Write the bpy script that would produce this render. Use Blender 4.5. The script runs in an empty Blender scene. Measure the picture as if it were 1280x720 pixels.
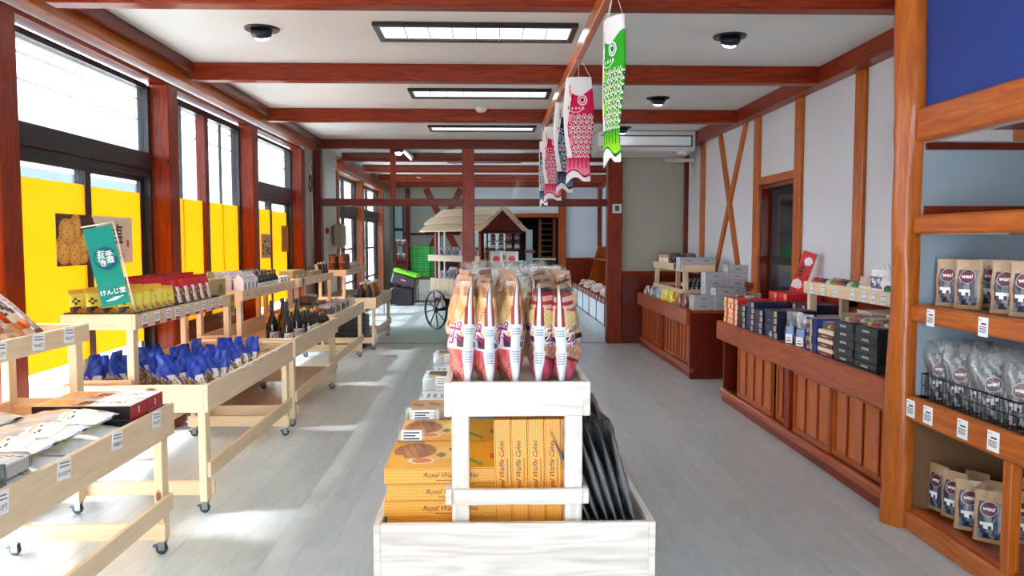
import bpy, math, random
from mathutils import Vector, Matrix
random.seed(7)
PI = math.pi
scn = bpy.context.scene
COL = scn.collection

# ------------------------------------------------------------------ camera
F, H = 960.0, 1.5
pitch = math.atan(60 / 960); yaw = math.atan(28 / math.hypot(960, 60))
cam = bpy.data.cameras.new('camera'); cam.sensor_width = 36; cam.lens = 36 * F / 1280
cam.clip_start = 0.05; cam.clip_end = 200
co = bpy.data.objects.new('camera', cam); COL.objects.link(co)
co.location = (0, 0, H); co.rotation_euler = (PI / 2 - pitch, 0, -yaw)
scn.camera = co

# ------------------------------------------------------------------ world, sun, exposure
EXPOSURE = 0.54
SKY_STRENGTH = 8.0
SUN_STRENGTH = 20.0
LAMP_W = 3.0
scn.view_settings.view_transform = 'Standard'; scn.view_settings.look = 'None'
scn.view_settings.gamma = 1; scn.view_settings.use_curve_mapping = False
scn.view_settings.exposure = EXPOSURE
scn.cycles.max_bounces = 8; scn.cycles.diffuse_bounces = 5; scn.cycles.glossy_bounces = 4
scn.cycles.transmission_bounces = 6; scn.cycles.transparent_max_bounces = 14
scn.cycles.sample_clamp_indirect = 10.0
scn.cycles.caustics_reflective = True; scn.cycles.caustics_refractive = False
world = bpy.data.worlds.new('sky'); scn.world = world; world.use_nodes = True
wn = world.node_tree; wn.nodes.clear()
wo = wn.nodes.new('ShaderNodeOutputWorld'); wb = wn.nodes.new('ShaderNodeBackground')
wb.inputs[0].default_value = (0.80, 0.95, 1.06, 1); wb.inputs[1].default_value = SKY_STRENGTH
wn.links.new(wb.outputs[0], wo.inputs[0])
sl = bpy.data.lights.new('sun', 'SUN'); sl.energy = SUN_STRENGTH; sl.angle = math.radians(7); sl.color = (0.97, 1.0, 1.0)
so = bpy.data.objects.new('sun', sl); COL.objects.link(so)
so.rotation_euler = (math.radians(6), math.radians(-31), 0)     # high hazy sun on the window side

# ------------------------------------------------------------------ colours and materials
def lin(c):
    return tuple(((x / 255) / 12.92 if x / 255 <= 0.04045 else ((x / 255 + 0.055) / 1.055) ** 2.4) for x in c[:3])
def mixc(a, b, t): return tuple(a[i] * (1 - t) + b[i] * t for i in range(3))
WHITE1 = (1.0, 1.0, 1.0)
MATS = {}
def newmat(name):
    m = bpy.data.materials.new(name); m.use_nodes = True; MATS[name] = m
    nt = m.node_tree; b = nt.nodes['Principled BSDF']
    return m, nt, b
def nd(nt, t, **k):
    n = nt.nodes.new(t)
    for a, v in k.items(): setattr(n, a, v)
    return n
def colattr(nt):
    return nd(nt, 'ShaderNodeAttribute', attribute_name='Col').outputs['Color']
def setin(b, **k):
    for a, v in k.items():
        nm = a.replace('_', ' ')
        if nm in b.inputs: b.inputs[nm].default_value = v

def print_mat(name, rough, coat=0.0, bump=0.0, bs=60, metallic=0.0):
    m, nt, b = newmat(name)
    nt.links.new(colattr(nt), b.inputs['Base Color'])
    setin(b, Roughness=rough, Metallic=metallic); b.inputs['Coat Weight'].default_value = coat; b.inputs['Coat Roughness'].default_value = 0.12
    if bump:
        tc = nd(nt, 'ShaderNodeTexCoord'); n = nd(nt, 'ShaderNodeTexNoise'); n.inputs['Scale'].default_value = bs; n.inputs['Detail'].default_value = 3
        bu = nd(nt, 'ShaderNodeBump'); bu.inputs['Strength'].default_value = bump; bu.inputs['Distance'].default_value = 0.02
        nt.links.new(tc.outputs['Object'], n.inputs['Vector']); nt.links.new(n.outputs['Fac'], bu.inputs['Height']); nt.links.new(bu.outputs[0], b.inputs['Normal'])
    return m
print_mat('paper', 0.75)
print_mat('card', 0.42, 0.15)
print_mat('foil', 0.3, 0.35, 0.45, 22)
print_mat('plastic', 0.35, 0.2)
print_mat('cloth', 0.85, 0, 0.15, 120)
print_mat('metal', 0.35, 0, 0, 60, 0.85)
print_mat('dark_glass', 0.08, 0.6)
print_mat('food', 0.7, 0, 0.6, 90)

def wood_mat(name, c1, c2, knotc, rough, coat, grain=1.0, knots=0.5, contrast=0.5):
    m, nt, b = newmat(name); L = nt.links.new
    uv = nd(nt, 'ShaderNodeUVMap', uv_map='UVMap')
    mp = nd(nt, 'ShaderNodeMapping'); mp.inputs['Scale'].default_value = (1.1, 16 * grain, 1)
    L(uv.outputs[0], mp.inputs[0])
    n1 = nd(nt, 'ShaderNodeTexNoise'); n1.inputs['Scale'].default_value = 2.2; n1.inputs['Detail'].default_value = 4; n1.inputs['Roughness'].default_value = .55
    n1.inputs['Distortion'].default_value = 0.9
    L(mp.outputs[0], n1.inputs['Vector'])
    # long cathedral rings
    mp2 = nd(nt, 'ShaderNodeMapping'); mp2.inputs['Scale'].default_value = (0.9, 7, 1); L(uv.outputs[0], mp2.inputs[0])
    n2 = nd(nt, 'ShaderNodeTexNoise'); n2.inputs['Scale'].default_value = 1.6; n2.inputs['Detail'].default_value = 1; L(mp2.outputs[0], n2.inputs['Vector'])
    mul = nd(nt, 'ShaderNodeMath', operation='MULTIPLY'); mul.inputs[1].default_value = 46; L(n2.outputs['Fac'], mul.inputs[0])
    sn = nd(nt, 'ShaderNodeMath', operation='SINE'); L(mul.outputs[0], sn.inputs[0])
    sc = nd(nt, 'ShaderNodeMath', operation='MULTIPLY_ADD'); sc.inputs[1].default_value = .10 * contrast * 2; sc.inputs[2].default_value = 0; L(sn.outputs[0], sc.inputs[0])
    ad = nd(nt, 'ShaderNodeMath', operation='ADD'); L(n1.outputs['Fac'], ad.inputs[0]); L(sc.outputs[0], ad.inputs[1])
    r = nd(nt, 'ShaderNodeValToRGB'); r.color_ramp.elements[0].position = 0.5 - .3 / (0.5 + contrast); r.color_ramp.elements[1].position = 0.5 + .3 / (0.5 + contrast)
    r.color_ramp.elements[0].color = (*lin(c2), 1); r.color_ramp.elements[1].color = (*lin(c1), 1)
    L(ad.outputs[0], r.inputs[0])
    # knots
    mp3 = nd(nt, 'ShaderNodeMapping'); mp3.inputs['Scale'].default_value = (3.2, 6.5, 1); L(uv.outputs[0], mp3.inputs[0])
    vo = nd(nt, 'ShaderNodeTexVoronoi'); vo.inputs['Scale'].default_value = 1.0; L(mp3.outputs[0], vo.inputs['Vector'])
    thr = nd(nt, 'ShaderNodeMapRange'); thr.inputs['From Min'].default_value = 0.045 + .03 * knots; thr.inputs['From Max'].default_value = 0.11 + .04 * knots
    thr.inputs['To Min'].default_value = 1; thr.inputs['To Max'].default_value = 0; L(vo.outputs['Distance'], thr.inputs['Value'])
    sel = nd(nt, 'ShaderNodeSeparateColor'); L(vo.outputs['Color'], sel.inputs[0])
    gt = nd(nt, 'ShaderNodeMath', operation='GREATER_THAN'); gt.inputs[1].default_value = 1 - knots * .6; L(sel.outputs[0], gt.inputs[0])
    km = nd(nt, 'ShaderNodeMath', operation='MULTIPLY'); L(thr.outputs[0], km.inputs[0]); L(gt.outputs[0], km.inputs[1])
    mk = nd(nt, 'ShaderNodeMix', data_type='RGBA'); L(km.outputs[0], mk.inputs[0]); L(r.outputs[0], mk.inputs[6]); mk.inputs[7].default_value = (*lin(knotc), 1)
    tint = nd(nt, 'ShaderNodeMix', data_type='RGBA', blend_type='MULTIPLY'); tint.inputs[0].default_value = 1
    L(mk.outputs[2], tint.inputs[6]); L(colattr(nt), tint.inputs[7]); L(tint.outputs[2], b.inputs['Base Color'])
    setin(b, Roughness=rough); b.inputs['Coat Weight'].default_value = coat; b.inputs['Coat Roughness'].default_value = .15
    b.inputs['Specular IOR Level'].default_value = .25 if name.startswith(('stain', 'honey')) else .5
    bu = nd(nt, 'ShaderNodeBump'); bu.inputs['Strength'].default_value = .12; bu.inputs['Distance'].default_value = .004
    L(n1.outputs['Fac'], bu.inputs['Height']); L(bu.outputs[0], b.inputs['Normal'])
    return m
wood_mat('pine', (240, 220, 190), (222, 194, 156), (120, 72, 42), .5, .05, 1, .42, .35)
wood_mat('white_pine', (238, 233, 228), (200, 188, 180), (120, 92, 84), .5, .05, .8, .4, .55)
wood_mat('stain', (152, 50, 12), (98, 24, 5), (60, 18, 8), .34, .08, 1, .5, .5)
wood_mat('stain_dark', (120, 34, 12), (80, 18, 6), (48, 14, 8), .35, .25, 1, .45, .45)
wood_mat('stain_gold', (198, 110, 36), (158, 70, 14), (96, 40, 14), .30, .3, 1, .5, .45)
wood_mat('honey', (178, 86, 30), (136, 54, 14), (86, 32, 12), .3, .3, 1, .3, .4)
wood_mat('plank_floor', (202, 211, 213), (184, 191, 193), (170, 166, 162), .25, .0, .3, 0, .3)

def surface_mat(name, c, rough=.8, bump=.15, scale=40, var=.04, metallic=0):
    m, nt, b = newmat(name); L = nt.links.new
    tc = nd(nt, 'ShaderNodeTexCoord'); n = nd(nt, 'ShaderNodeTexNoise'); n.inputs['Scale'].default_value = scale; n.inputs['Detail'].default_value = 4
    L(tc.outputs['Object'], n.inputs['Vector'])
    n2 = nd(nt, 'ShaderNodeTexNoise'); n2.inputs['Scale'].default_value = .9; L(tc.outputs['Object'], n2.inputs['Vector'])
    r = nd(nt, 'ShaderNodeValToRGB'); cl = lin(c)
    r.color_ramp.elements[0].position = .3; r.color_ramp.elements[1].position = .7
    r.color_ramp.elements[0].color = (*[x * (1 - var) for x in cl], 1); r.color_ramp.elements[1].color = (*[min(1, x * (1 + var)) for x in cl], 1)
    L(n2.outputs['Fac'], r.inputs[0]); L(r.outputs[0], b.inputs['Base Color'])
    setin(b, Roughness=rough, Metallic=metallic)
    if bump:
        bu = nd(nt, 'ShaderNodeBump'); bu.inputs['Strength'].default_value = bump; bu.inputs['Distance'].default_value = .003
        L(n.outputs['Fac'], bu.inputs['Height']); L(bu.outputs[0], b.inputs['Normal'])
    return m
surface_mat('ceiling_paper', (222, 230, 230), .7, .35, 70)
surface_mat('wall_paper_pale', (208, 214, 222), .8, .2, 60)
surface_mat('wall_paper_green', (168, 168, 158), .8, .2, 60)
surface_mat('plaster', (196, 192, 184), .85, .2, 30)
surface_mat('dark_room', (44, 40, 42), .9, .1)
surface_mat('subfloor', (120, 118, 116), .8, .1)
surface_mat('black_frame', (30, 26, 28), .32, 0)
surface_mat('outside_ground', (240, 239, 236), .9, .2, 4)
surface_mat('outside_wall', (232, 230, 226), .9, .2, 8)
surface_mat('blue_board', (30, 60, 140), .7, .1, 90)
surface_mat('grey_blue_board', (150, 164, 176), .7, .1, 50)
surface_mat('brown_board', (120, 84, 56), .8, .1, 50)
surface_mat('roof_tile', (120, 136, 150), .7, .2, 8)

def trans_mat(name, rough=.05, fac=.10, tint=(1, 1, 1), diffuse=0.0):
    """clear sheet: see-through with real reflections"""
    m, nt, b = newmat(name); L = nt.links.new; nt.nodes.remove(b)
    out = [n for n in nt.nodes if n.type == 'OUTPUT_MATERIAL'][0]
    t = nd(nt, 'ShaderNodeBsdfTransparent'); t.inputs[0].default_value = (*tint, 1)
    g = nd(nt, 'ShaderNodeBsdfGlossy'); g.inputs['Roughness'].default_value = rough
    fr = nd(nt, 'ShaderNodeFresnel'); fr.inputs['IOR'].default_value = 1.45
    mr = nd(nt, 'ShaderNodeMath', operation='MULTIPLY_ADD'); mr.inputs[1].default_value = .8; mr.inputs[2].default_value = fac
    L(fr.outputs[0], mr.inputs[0])
    cl = nd(nt, 'ShaderNodeClamp'); L(mr.outputs[0], cl.inputs[0])
    mx = nd(nt, 'ShaderNodeMixShader'); L(cl.outputs[0], mx.inputs[0]); L(t.outputs[0], mx.inputs[1]); L(g.outputs[0], mx.inputs[2])
    last = mx
    if diffuse:
        d = nd(nt, 'ShaderNodeBsdfDiffuse'); d.inputs[0].default_value = (.9, .92, .93, 1)
        m2 = nd(nt, 'ShaderNodeMixShader'); m2.inputs[0].default_value = diffuse; L(mx.outputs[0], m2.inputs[1]); L(d.outputs[0], m2.inputs[2]); last = m2
    L(last.outputs[0], out.inputs[0])
    return m
trans_mat('window_glass', .02, .0)
trans_mat('clear_film', .18, .06, (1, 1, 1), .10)
trans_mat('milky_film', .25, .08, (.97, .98, 1), .42)
trans_mat('acrylic', .05, .04, (.97, .99, 1), .04)

def sheet_mat(name, c, trans=.55):
    m, nt, b = newmat(name); L = nt.links.new; nt.nodes.remove(b)
    out = [n for n in nt.nodes if n.type == 'OUTPUT_MATERIAL'][0]
    d = nd(nt, 'ShaderNodeBsdfDiffuse'); t = nd(nt, 'ShaderNodeBsdfTranslucent'); mx = nd(nt, 'ShaderNodeMixShader'); mx.inputs[0].default_value = trans
    if c == 'attr':
        ca = colattr(nt); L(ca, d.inputs[0]); L(ca, t.inputs[0])
    else:
        d.inputs[0].default_value = (*lin(c), 1); t.inputs[0].default_value = (*lin(c), 1)
    L(d.outputs[0], mx.inputs[1]); L(t.outputs[0], mx.inputs[2]); L(mx.outputs[0], out.inputs[0])
sheet_mat('yellow_sheet', (252, 192, 64), .6)
sheet_mat('streamer_cloth', 'attr', .35)

def emit_mat(name, c, s):
    m, nt, b = newmat(name)
    b.inputs['Base Color'].default_value = (.8, .8, .8, 1); b.inputs['Emission Color'].default_value = (*c, 1); b.inputs['Emission Strength'].default_value = s
emit_mat('lamp_glow', (.88, .95, 1.0), .95)
emit_mat('bulb_glow', (.80, .92, 1.0), 14)

def waffle_mat():
    """orange card printed with rows of small pale dots (flat print)"""
    m, nt, b = newmat('dotted_card'); L = nt.links.new
    uv = nd(nt, 'ShaderNodeUVMap', uv_map='UVMap'); s = nd(nt, 'ShaderNodeSeparateXYZ'); L(uv.outputs[0], s.inputs[0])
    def M_(op, a, bb):
        n = nd(nt, 'ShaderNodeMath', operation=op)
        for i, v in enumerate((a, bb)):
            if v is None: continue
            if isinstance(v, (int, float)): n.inputs[i].default_value = v
            else: L(v, n.inputs[i])
        return n.outputs[0]
    vy = M_('MULTIPLY', s.outputs[1], 170); row = M_('FLOOR', vy, None); half = M_('MULTIPLY', M_('MODULO', row, 2), .5)
    vx = M_('ADD', M_('MULTIPLY', s.outputs[0], 145), half)
    fx = M_('SUBTRACT', M_('FRACT', vx, None), .5); fy = M_('SUBTRACT', M_('FRACT', vy, None), .5)
    d = M_('SQRT', M_('ADD', M_('MULTIPLY', fx, fx), M_('MULTIPLY', fy, fy)), None)
    dot = M_('LESS_THAN', d, .27)
    mx = nd(nt, 'ShaderNodeMix', data_type='RGBA'); L(dot, mx.inputs[0]); L(colattr(nt), mx.inputs[6]); mx.inputs[7].default_value = (*lin((252, 205, 110)), 1)
    L(mx.outputs[2], b.inputs['Base Color']); setin(b, Roughness=.4); b.inputs['Coat Weight'].default_value = .15
waffle_mat()

# ------------------------------------------------------------------ mesh builder
class MB:
    def __init__(s): s.v = []; s.f = []; s.c = []; s.m = []; s.uv = []; s.sm = []; s.names = []
    def mi(s, mat):
        if mat not in s.names: s.names.append(mat)
        return s.names.index(mat)
    def face(s, idx, mat, col=WHITE1, uv=None, smooth=False):
        s.f.append(tuple(idx)); s.m.append(s.mi(mat)); s.sm.append(smooth)
        n = len(idx)
        if isinstance(col, list): s.c.extend(col)
        else: s.c.extend([col] * n)
        s.uv.extend(uv if uv else [(0, 0)] * n)
    def box(s, x0, x1, y0, y1, z0, z1, mat, col=WHITE1, ch=0.0, M=None, axis=None, skip=()):
        if x0 > x1: x0, x1 = x1, x0
        if y0 > y1: y0, y1 = y1, y0
        if z0 > z1: z0, z1 = z1, z0
        lo, hi = (x0, y0, z0), (x1, y1, z1)
        dims = [hi[i] - lo[i] for i in range(3)]
        if axis is None: axis = dims.index(max(dims))
        o1, o2 = random.uniform(0, 60), random.uniform(0, 60)
        base = len(s.v)
        def put(p):
            s.v.append(tuple(M @ Vector(p)) if M is not None else tuple(p)); return len(s.v) - 1
        def UV(p, n):
            oth = [i for i in range(3) if i != axis and i != n]
            if n == axis: a, b = [i for i in range(3) if i != n]; return (p[a] + o1, p[b] + o2)
            return (p[axis] + o1, p[oth[0]] + o2 + n * .37)
        fc = [(0, 0), (0, 1), (1, 0), (1, 1), (2, 0), (2, 1)]
        if ch <= 0:
            pts = [(lo[0] if i & 1 == 0 else hi[0], lo[1] if i & 2 == 0 else hi[1], lo[2] if i & 4 == 0 else hi[2]) for i in range(8)]
            ids = [put(p) for p in pts]
            Q = {(0, 0): (0, 4, 6, 2), (0, 1): (1, 3, 7, 5), (1, 0): (0, 1, 5, 4), (1, 1): (2, 6, 7, 3), (2, 0): (0, 2, 3, 1), (2, 1): (4, 5, 7, 6)}
            for k in fc:
                if k in skip: continue
                q = Q[k]; c = col[k] if isinstance(col, dict) and k in col else (col.get('d', WHITE1) if isinstance(col, dict) else col)
                mt = mat[k] if isinstance(mat, dict) and k in mat else (mat['d'] if isinstance(mat, dict) else mat)
                s.face([ids[i] for i in q], mt, c, [UV(pts[i], k[0]) for i in q])
            return
        ch = min(ch, min(dims) * .45)
        ids = {}; P = {}
        for sx in (0, 1):
            for sy in (0, 1):
                for sz in (0, 1):
                    sg = (sx, sy, sz)
                    for n in range(3):
                        p = [hi[i] - (ch if i != n else 0) if sg[i] else lo[i] + (ch if i != n else 0) for i in range(3)]
                        ids[sg, n] = put(p); P[ids[sg, n]] = p
        def cc(k): return (col.get(k, col.get('d', WHITE1)) if isinstance(col, dict) else col)
        def mm(k): return (mat.get(k, mat['d']) if isinstance(mat, dict) else mat)
        def corner(n, side, a, b_):
            sg = [0, 0, 0]; o = [i for i in range(3) if i != n]; sg[n] = side; sg[o[0]] = a; sg[o[1]] = b_; return tuple(sg)
        for n in range(3):
            for side in (0, 1):
                q = [ids[corner(n, side, a, b_), n] for a, b_ in ((0, 0), (1, 0), (1, 1), (0, 1))]
                if (side == 0) == (n != 1): q = q[::-1]
                s.face(q, mm((n, side)), cc((n, side)), [UV(P[i], n) for i in q])
        for ax in range(3):
            o = [i for i in range(3) if i != ax]
            for a in (0, 1):
                for b_ in (0, 1):
                    sg0 = [0, 0, 0]; sg0[o[0]] = a; sg0[o[1]] = b_; sg1 = list(sg0); sg1[ax] = 1; sg0, sg1 = tuple(sg0), tuple(sg1)
                    q = [ids[sg0, o[0]], ids[sg1, o[0]], ids[sg1, o[1]], ids[sg0, o[1]]]
                    s.face(q, mm((o[0], a)), cc((o[0], a)), [UV(P[i], o[0]) for i in q])
        for sx in (0, 1):
            for sy in (0, 1):
                for sz in (0, 1):
                    q = [ids[(sx, sy, sz), n] for n in range(3)]
                    s.face(q, mm((2, sz)), cc((2, sz)), [UV(P[i], 2) for i in q])
    def prism(s, poly, y0, y1, mat, col=WHITE1, M=None, plane='xz'):
        """polygon in the xz plane (or xy) pushed along the third axis"""
        n = len(poly); o1 = random.uniform(0, 60); b = len(s.v)
        for y in (y0, y1):
            for (a, c) in poly:
                p = (a, y, c) if plane == 'xz' else ((a, c, y) if plane == 'xy' else (y, a, c))
                s.v.append(tuple(M @ Vector(p)) if M is not None else p)
        uvs = [(a + o1, c) for a, c in poly]
        s.face(list(range(b, b + n)), mat, col, uvs); s.face(list(range(b + 2 * n - 1, b + n - 1, -1)), mat, col, uvs[::-1])
        for i in range(n):
            j = (i + 1) % n; L_ = math.dist(poly[i], poly[j])
            s.face([b + i, b + n + i, b + n + j, b + j], mat, col, [(o1, 0), (o1 + y1 - y0, 0), (o1 + y1 - y0, L_), (o1, L_)])
    def tube(s, p0, p1, r, mat, col=WHITE1, n=8, r1=None, caps=True):
        p0, p1 = Vector(p0), Vector(p1); d = (p1 - p0).normalized()
        a = d.orthogonal().normalized(); c = d.cross(a); r1 = r if r1 is None else r1
        b = len(s.v); L_ = (p1 - p0).length; o = random.uniform(0, 50)
        for p, rr in ((p0, r), (p1, r1)):
            for i in range(n):
                t = 2 * PI * i / n; s.v.append(tuple(p + (a * math.cos(t) + c * math.sin(t)) * rr))
        for i in range(n):
            j = (i + 1) % n; w = 2 * PI * r / n
            s.face([b + i, b + j, b + n + j, b + n + i], mat, col, [(o, i * w), (o, (i + 1) * w), (o + L_, (i + 1) * w), (o + L_, i * w)], True)
        if caps:
            s.face(list(range(b + n - 1, b - 1, -1)), mat, col); s.face(list(range(b + n, b + 2 * n)), mat, col)
    def path(s, pts, r, mat, col=WHITE1, n=6):
        for a, b in zip(pts[:-1], pts[1:]): s.tube(a, b, r, mat, col, n)
    def lathe(s, prof, mat, col=WHITE1, n=14, cx=0, cy=0, cz=0, M=None, cols=None, mats=None):
        """prof: (r, z) from the bottom up; cols/mats: one per band"""
        b = len(s.v)
        for r, z in prof:
            for i in range(n):
                t = 2 * PI * i / n; p = (cx + r * math.cos(t), cy + r * math.sin(t), cz + z)
                s.v.append(tuple(M @ Vector(p)) if M is not None else p)
        for k in range(len(prof) - 1):
            for i in range(n):
                j = (i + 1) % n; a = b + k * n
                s.face([a + i, a + j, a + n + j, a + n + i], mats[k] if mats else mat, cols[k] if cols else col, None, True)
        s.face(list(range(b + n - 1, b - 1, -1)), mats[0] if mats else mat, cols[0] if cols else col)
        e = b + (len(prof) - 1) * n
        s.face(list(range(e, e + n)), mats[-1] if mats else mat, cols[-1] if cols else col)
    def grid(s, fn, nu, nv, mat, art=None, smooth=True, col=WHITE1, flip=False):
        b = len(s.v)
        for j in range(nv + 1):
            for i in range(nu + 1):
                s.v.append(tuple(fn(i / nu, j / nv)))
        for j in range(nv):
            for i in range(nu):
                a = b + j * (nu + 1) + i; q = [a, a + 1, a + nu + 2, a + nu + 1]
                uv = [(i / nu, j / nv), ((i + 1) / nu, j / nv), ((i + 1) / nu, (j + 1) / nv), (i / nu, (j + 1) / nv)]
                c = art((i + .5) / nu, (j + .5) / nv) if art else col
                if flip: q = q[::-1]; uv = uv[::-1]
                s.face(q, mat, c, uv, smooth)
    def mesh(s, name):
        me = bpy.data.meshes.new(name); me.from_pydata(s.v, [], s.f)
        me.polygons.foreach_set('material_index', s.m); me.polygons.foreach_set('use_smooth', s.sm)
        for n in s.names: me.materials.append(MATS[n])
        ul = me.uv_layers.new(name='UVMap'); ul.data.foreach_set('uv', [x for t in s.uv for x in t])
        ca = me.color_attributes.new('Col', 'FLOAT_COLOR', 'CORNER'); ca.data.foreach_set('color', [x for t in s.c for x in (*t[:3], 1.0)])
        me.update()
        return me
    def build(s, name, parent=None, loc=(0, 0, 0), rz=0, rot=None):
        o = bpy.data.objects.new(name, s.mesh(name)); COL.objects.link(o)
        o.location = loc; o.rotation_euler = rot if rot else (0, 0, rz)
        if parent: o.parent = parent
        return o

def empty(name, loc=(0, 0, 0), rz=0, parent=None):
    o = bpy.data.objects.new(name, None); COL.objects.link(o); o.empty_display_size = .05
    o.location = loc; o.rotation_euler = (0, 0, rz); o.parent = parent
    return o
def tag(o, label, cat, group=None, kind=None):
    o['label'] = label; o['category'] = cat
    if group: o['group'] = group
    if kind: o['kind'] = kind
    return o
def struct(o): o['kind'] = 'structure'; return o
KIDS = {}
def copy_tree(o, parent=None):
    c = o.copy(); COL.objects.link(c)
    if parent is not None: c.parent = parent
    for ch in o.children: copy_tree(ch, c)
    return c
PROTO = {}
def place(key, maker, loc, label, cat, group=None, rz=0, rx=0, ry=0, scale=None):
    if key not in PROTO: o = maker(); PROTO[key] = o
    else: o = copy_tree(PROTO[key])
    o.location = loc; o.rotation_euler = (rx, ry, rz)
    if scale: o.scale = (scale,) * 3 if isinstance(scale, (int, float)) else scale
    o['label'] = label; o['category'] = cat
    if group: o['group'] = group
    elif 'group' in o: del o['group']
    return o
ORD = ['', 'second ', 'third ', 'fourth ', 'fifth ', 'sixth ', 'seventh ', 'eighth ', 'ninth ', 'tenth ', 'eleventh ', 'twelfth ', 'thirteenth ', 'fourteenth ', 'fifteenth ', 'sixteenth ', 'seventeenth ', 'eighteenth ', 'nineteenth ', 'twentieth ']
def near(i, n=None):
    if n is not None and i == n - 1 and n > 2: return 'farthest'
    return 'nearest' if i == 0 else ORD[i] + 'nearest'
TEXTS = {}
def text_pts(body, size=1.0, align='CENTER', extrude=0, bold=0):
    """glyph outlines as a mesh in the xy plane; returns verts, faces"""
    k = (body, size, align, bold)
    if k not in TEXTS:
        c = bpy.data.curves.new('lettering', 'FONT'); c.body = body; c.size = size; c.align_x = align; c.align_y = 'CENTER'; c.offset = bold; c.resolution_u = 2
        o = bpy.data.objects.new('lettering', c); COL.objects.link(o); bpy.context.view_layer.update()
        me = bpy.data.meshes.new_from_object(o)
        TEXTS[k] = ([tuple(v.co) for v in me.vertices], [tuple(p.vertices) for p in me.polygons])
        bpy.data.objects.remove(o); bpy.data.curves.remove(c); bpy.data.meshes.remove(me)
    return TEXTS[k]
def add_text(mb, body, size, fn, mat, col, align='CENTER', bold=0):
    """fn maps glyph (x, y) to a 3-D point just in front of the surface it is printed on"""
    V, Fc = text_pts(body, size, align, bold=bold); b = len(mb.v)
    for x, y, z in V: mb.v.append(tuple(fn(x, y)))
    for f in Fc: mb.face([b + i for i in f], mat, col)
BLACK = lin((25, 22, 24)); INK = lin((60, 60, 70)); PW = lin((246, 246, 248))

# ================================================================== THE SETTING
def sbox(name, *a, parent=None, **k):
    mb = MB(); mb.box(*a, **k); o = mb.build(name, parent)
    return struct(o) if parent is None else o
YF, YP, YB = -2.5, 11.08, 19.5          # front glass wall, partition, back wall
XL, XR = -2.5, 2.85

# floor: base slab + vinyl planks laid along the room
floor = sbox('floor', -2.95, 3.2, YF - .3, 22.2, -.12, -.004, 'subfloor')
pw, pl_ = .152, .92
variants = []
for i in range(12):
    mb = MB(); g = .93 + .12 * random.random(); c = (g * (.99 + .02 * random.random()), g, g * (.99 + .015 * random.random()))
    mb.box(-pw / 2 + .0002, pw / 2 - .0002, -pl_ / 2 + .0002, pl_ / 2 - .0002, -.0045, 0, 'plank_floor', c, ch=.0003, axis=1)
    variants.append(mb.mesh('plank'))
cells = []
for i in range(-19, 19):
    off = random.random() * pl_
    k = 0; y = YF - off
    while y < YB + 2.5:
        cells.append(((i + .5) * pw, y + pl_ / 2)); y += pl_
def seen_cell(c):
    x, y = c
    return y > 2.55 and -2.2 < x < 2.3 and abs((x - y * .03) / y) < .69 and not (-.3 < x < .5 and y < 5.4)
vis = sorted([c for c in cells if seen_cell(c)], key=lambda c: c[1])[:300]; vs = set(vis)
for c in vis:
    o = bpy.data.objects.new('plank', random.choice(variants)); COL.objects.link(o); o.location = (c[0], c[1], 0); o.parent = floor
mb = MB()
for x, y in cells:
    if (x, y) in vs: continue
    g = .93 + .12 * random.random()
    mb.box(x - pw / 2 + .0006, x + pw / 2 - .0006, max(YF, y - pl_ / 2) + .0006, min(22, y + pl_ / 2) - .0006, -.0045, 0, 'plank_floor', (g, g, g), axis=1, skip=((2, 0),))
o = mb.build('far_planks', floor); o['kind'] = 'stuff'

ceiling = sbox('ceiling', -2.78, 3.2, YF - .3, 22.2, 2.93, 3.05, 'ceiling_paper')
# walls -------------------------------------------------------------
wl = MB()
wl.box(-2.75, XL - .02, 10.58, 12.85, 0, 2.93, 'plaster'); wl.box(-2.75, XL - .02, 18.3, YB, 0, 2.93, 'plaster')
for y0, y1 in ((6.34, 8.28),): wl.box(-2.75, -2.62, y0, y1, 0, .74, 'stain_dark')
wl.box(-2.75, -2.6, YF, 12.85, 2.78, 2.93, 'plaster'); wl.box(-2.75, -2.6, 12.85, YB, 2.78, 2.93, 'plaster')
wall_left = struct(wl.build('wall_left'))
wr = MB()
wr.box(XR, XR + .15, YF, 7.13, 0, 2.93, 'wall_paper_pale'); wr.box(XR, XR + .15, 7.13, 8.04, 2.07, 2.93, 'wall_paper_pale')
wr.box(XR, XR + .15, 8.04, YB, 0, 2.93, 'wall_paper_pale')
wall_right = struct(wr.build('wall_right'))
for y0, y1 in ((4.0, 7.08), (8.1, 11.0), (11.3, 19.4)):
    mb = MB(); n = max(1, round((y1 - y0) / .45)); w = (y1 - y0) / n
    mb.box(XR - .035, XR, y0, y1, .98, 1.04, 'stain'); mb.build('cap_rail', wall_right)
    for i in range(n):
        mb = MB(); mb.box(XR - .02, XR, y0 + i * w + .002, y0 + (i + 1) * w - .002, .03, .98, 'stain_dark', axis=2, ch=.003); mb.build('panel', wall_right)
wb_ = MB()
wb_.box(-2.75, -.37, YB, YB + .12, 0, 2.93, 'wall_paper_green'); wb_.box(-.37, .43, YB, YB + .12, 0, 2.93, 'wall_paper_pale')
wb_.box(.43, 1.8, YB, YB + .12, 2.08, 2.93, 'wall_paper_pale'); wb_.box(1.8, XR, YB, YB + .12, 0, 2.93, 'wall_paper_pale')
wall_back = struct(wb_.build('wall_back'))
alc = MB()
alc.box(.25, .43, YB + .12, 22, 0, 2.3, 'dark_room'); alc.box(1.8, 2.0, YB + .12, 22, 0, 2.3, 'dark_room')
alc.box(.25, 2.0, 21.9, 22, 0, 2.3, 'dark_room'); alc.box(.25, 2.0, YB + .12, 22, 2.25, 2.35, 'dark_room')
struct(alc.build('wall_alcove'))
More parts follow.
